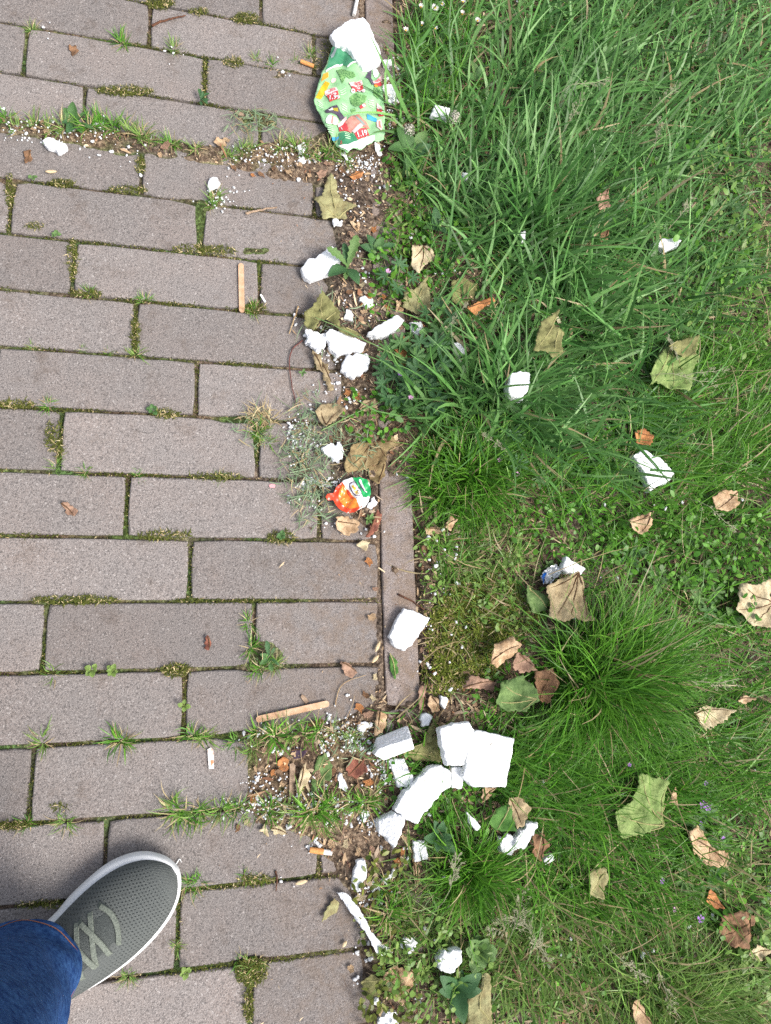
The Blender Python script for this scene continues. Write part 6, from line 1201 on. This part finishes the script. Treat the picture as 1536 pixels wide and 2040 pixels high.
# litter of leaf and bark flakes
n = 90000; xy = np.column_stack([rng.uniform(-.45, .62, n), rng.uniform(-.62, 1.45, n)]); z = soil_z(xy[:, 0], xy[:, 1])
pr_ = np.where(xy[:, 0] < KX0, sm(-.001, .003, z) * .75 + .012 * sm(.0, .28, xy[:, 0]), np.where(xy[:, 0] < KX1, sm(.0, .004, z) * .75 + .02, .80 * sm(.66, .40, xy[:, 0]) + .06))
k = rng.random(n) < pr_; xy = xy[k]; n = len(xy); z = np.maximum(gz(xy), np.where(xy[:, 0] < KX1, .001, -1))
r = rng.lognormal(math.log(.0019), .6, n).clip(.0008, .008); az = rng.uniform(0, 6.28, n); el = rng.uniform(.10, .75, n); r = r * np.where(el < .28, 1.7, .85)
base = np.array([(.44, .31, .19), (.27, .17, .105), (.15, .10, .07), (.56, .44, .29), (.28, .14, .08), (.09, .065, .05), (.40, .31, .23)]); colr = base[rng.choice(7, n, p=[.24, .20, .12, .20, .07, .07, .10])] * rng.uniform(.75, 1.25, (n, 1))
pr = np.array([(-1, -.5), (.1, -1), (1, -.2), (.8, .6), (-.2, 1), (-.9, .5)]); X = pr[None, :, 0] * r[:, None] * rng.uniform(.45, 1.3, (n, 6)); Y = pr[None, :, 1] * (r * el)[:, None] * rng.uniform(.3, 1.3, (n, 6)); ca, sa = np.cos(az)[:, None], np.sin(az)[:, None]
wx, wy = X * ca - Y * sa, X * sa + Y * ca; tl = rng.normal(0, .35, (n, 2))
v = np.stack([xy[:, :1] + wx, xy[:, 1:] + wy, z[:, None] + .0012 + .3 * r[:, None] + tl[:, :1] * wx + tl[:, 1:] * wy + .2 * np.abs(Y)], -1).reshape(-1, 3)
b = (np.arange(n) * 6)[:, None, None]; lp_ = (b + np.array([[0, 1, 4, 5], [1, 2, 3, 4]])[None]).reshape(-1)
me = mesh_big('leaf_litter', v, lp_, 4, cols=np.repeat(colr, 6, 0), smooth=False); me.materials.append(M_FLAKE); o = bpy.data.objects.new('leaf_litter', me); link(o); o['kind'] = 'stuff'; o['label'] = 'crumbled dry leaf and bark flakes on the soil'
# loose foam beads too small to pick apart
bm = bmesh.new(); bmesh.ops.create_icosphere(bm, subdivisions=1, radius=1); bv = np.array([tuple(v.co) for v in bm.verts]); bf = np.array([[v.index for v in f.verts] for f in bm.faces]); bm.free()
pts = []
for px, py, rr in BEADS:
    for q_ in range(rng.poisson(1.7)): pts.append((px + rng.normal(0, 14), py + rng.normal(0, 11)))
for cx, cy, rx, ry, n in ((120,262,130,22,90), (560,310,120,22,100), (715,335,50,25,110), (690,400,40,60,40), (785,200,18,90,60), (600,880,30,50,90), (640,960,45,12,50), (690,1470,60,30,90), (600,1610,110,30,150), (560,1560,70,40,60), (760,1540,30,40,50), (745,1640,30,30,40), (740,1780,40,30,40), (430,392,22,22,30), (880,1150,40,130,40), (650,690,40,40,50), (660,780,40,40,30)):
    a = rng.uniform(0, 6.28, n); q_ = rng.random(n) ** .6; pts += list(zip(cx + rx * q_ * np.cos(a), cy + ry * q_ * np.sin(a)))
pts = np.array(pts); w3 = G(pts[:, 0], pts[:, 1], .003); r = rng.uniform(.0009, .0020, len(w3)); zz = gz(w3[:, :2]) + r * .8 + rng.uniform(0, .004, len(w3)) * (rng.random(len(w3)) < .4)
v = (np.column_stack([w3[:, :2], zz])[:, None, :] + bv[None] * r[:, None, None]).reshape(-1, 3); lp_ = (np.arange(len(w3))[:, None, None] * len(bv) + bf[None]).reshape(-1)
me = mesh_big('foam_beads', v, lp_, 3); me.materials.append(M_FOAM); o = bpy.data.objects.new('foam_beads', me); link(o); o['kind'] = 'stuff'; o['label'] = 'scattered tiny white foam beads'
for o in bpy.data.objects:
    if '_o' in o: del o['_o']
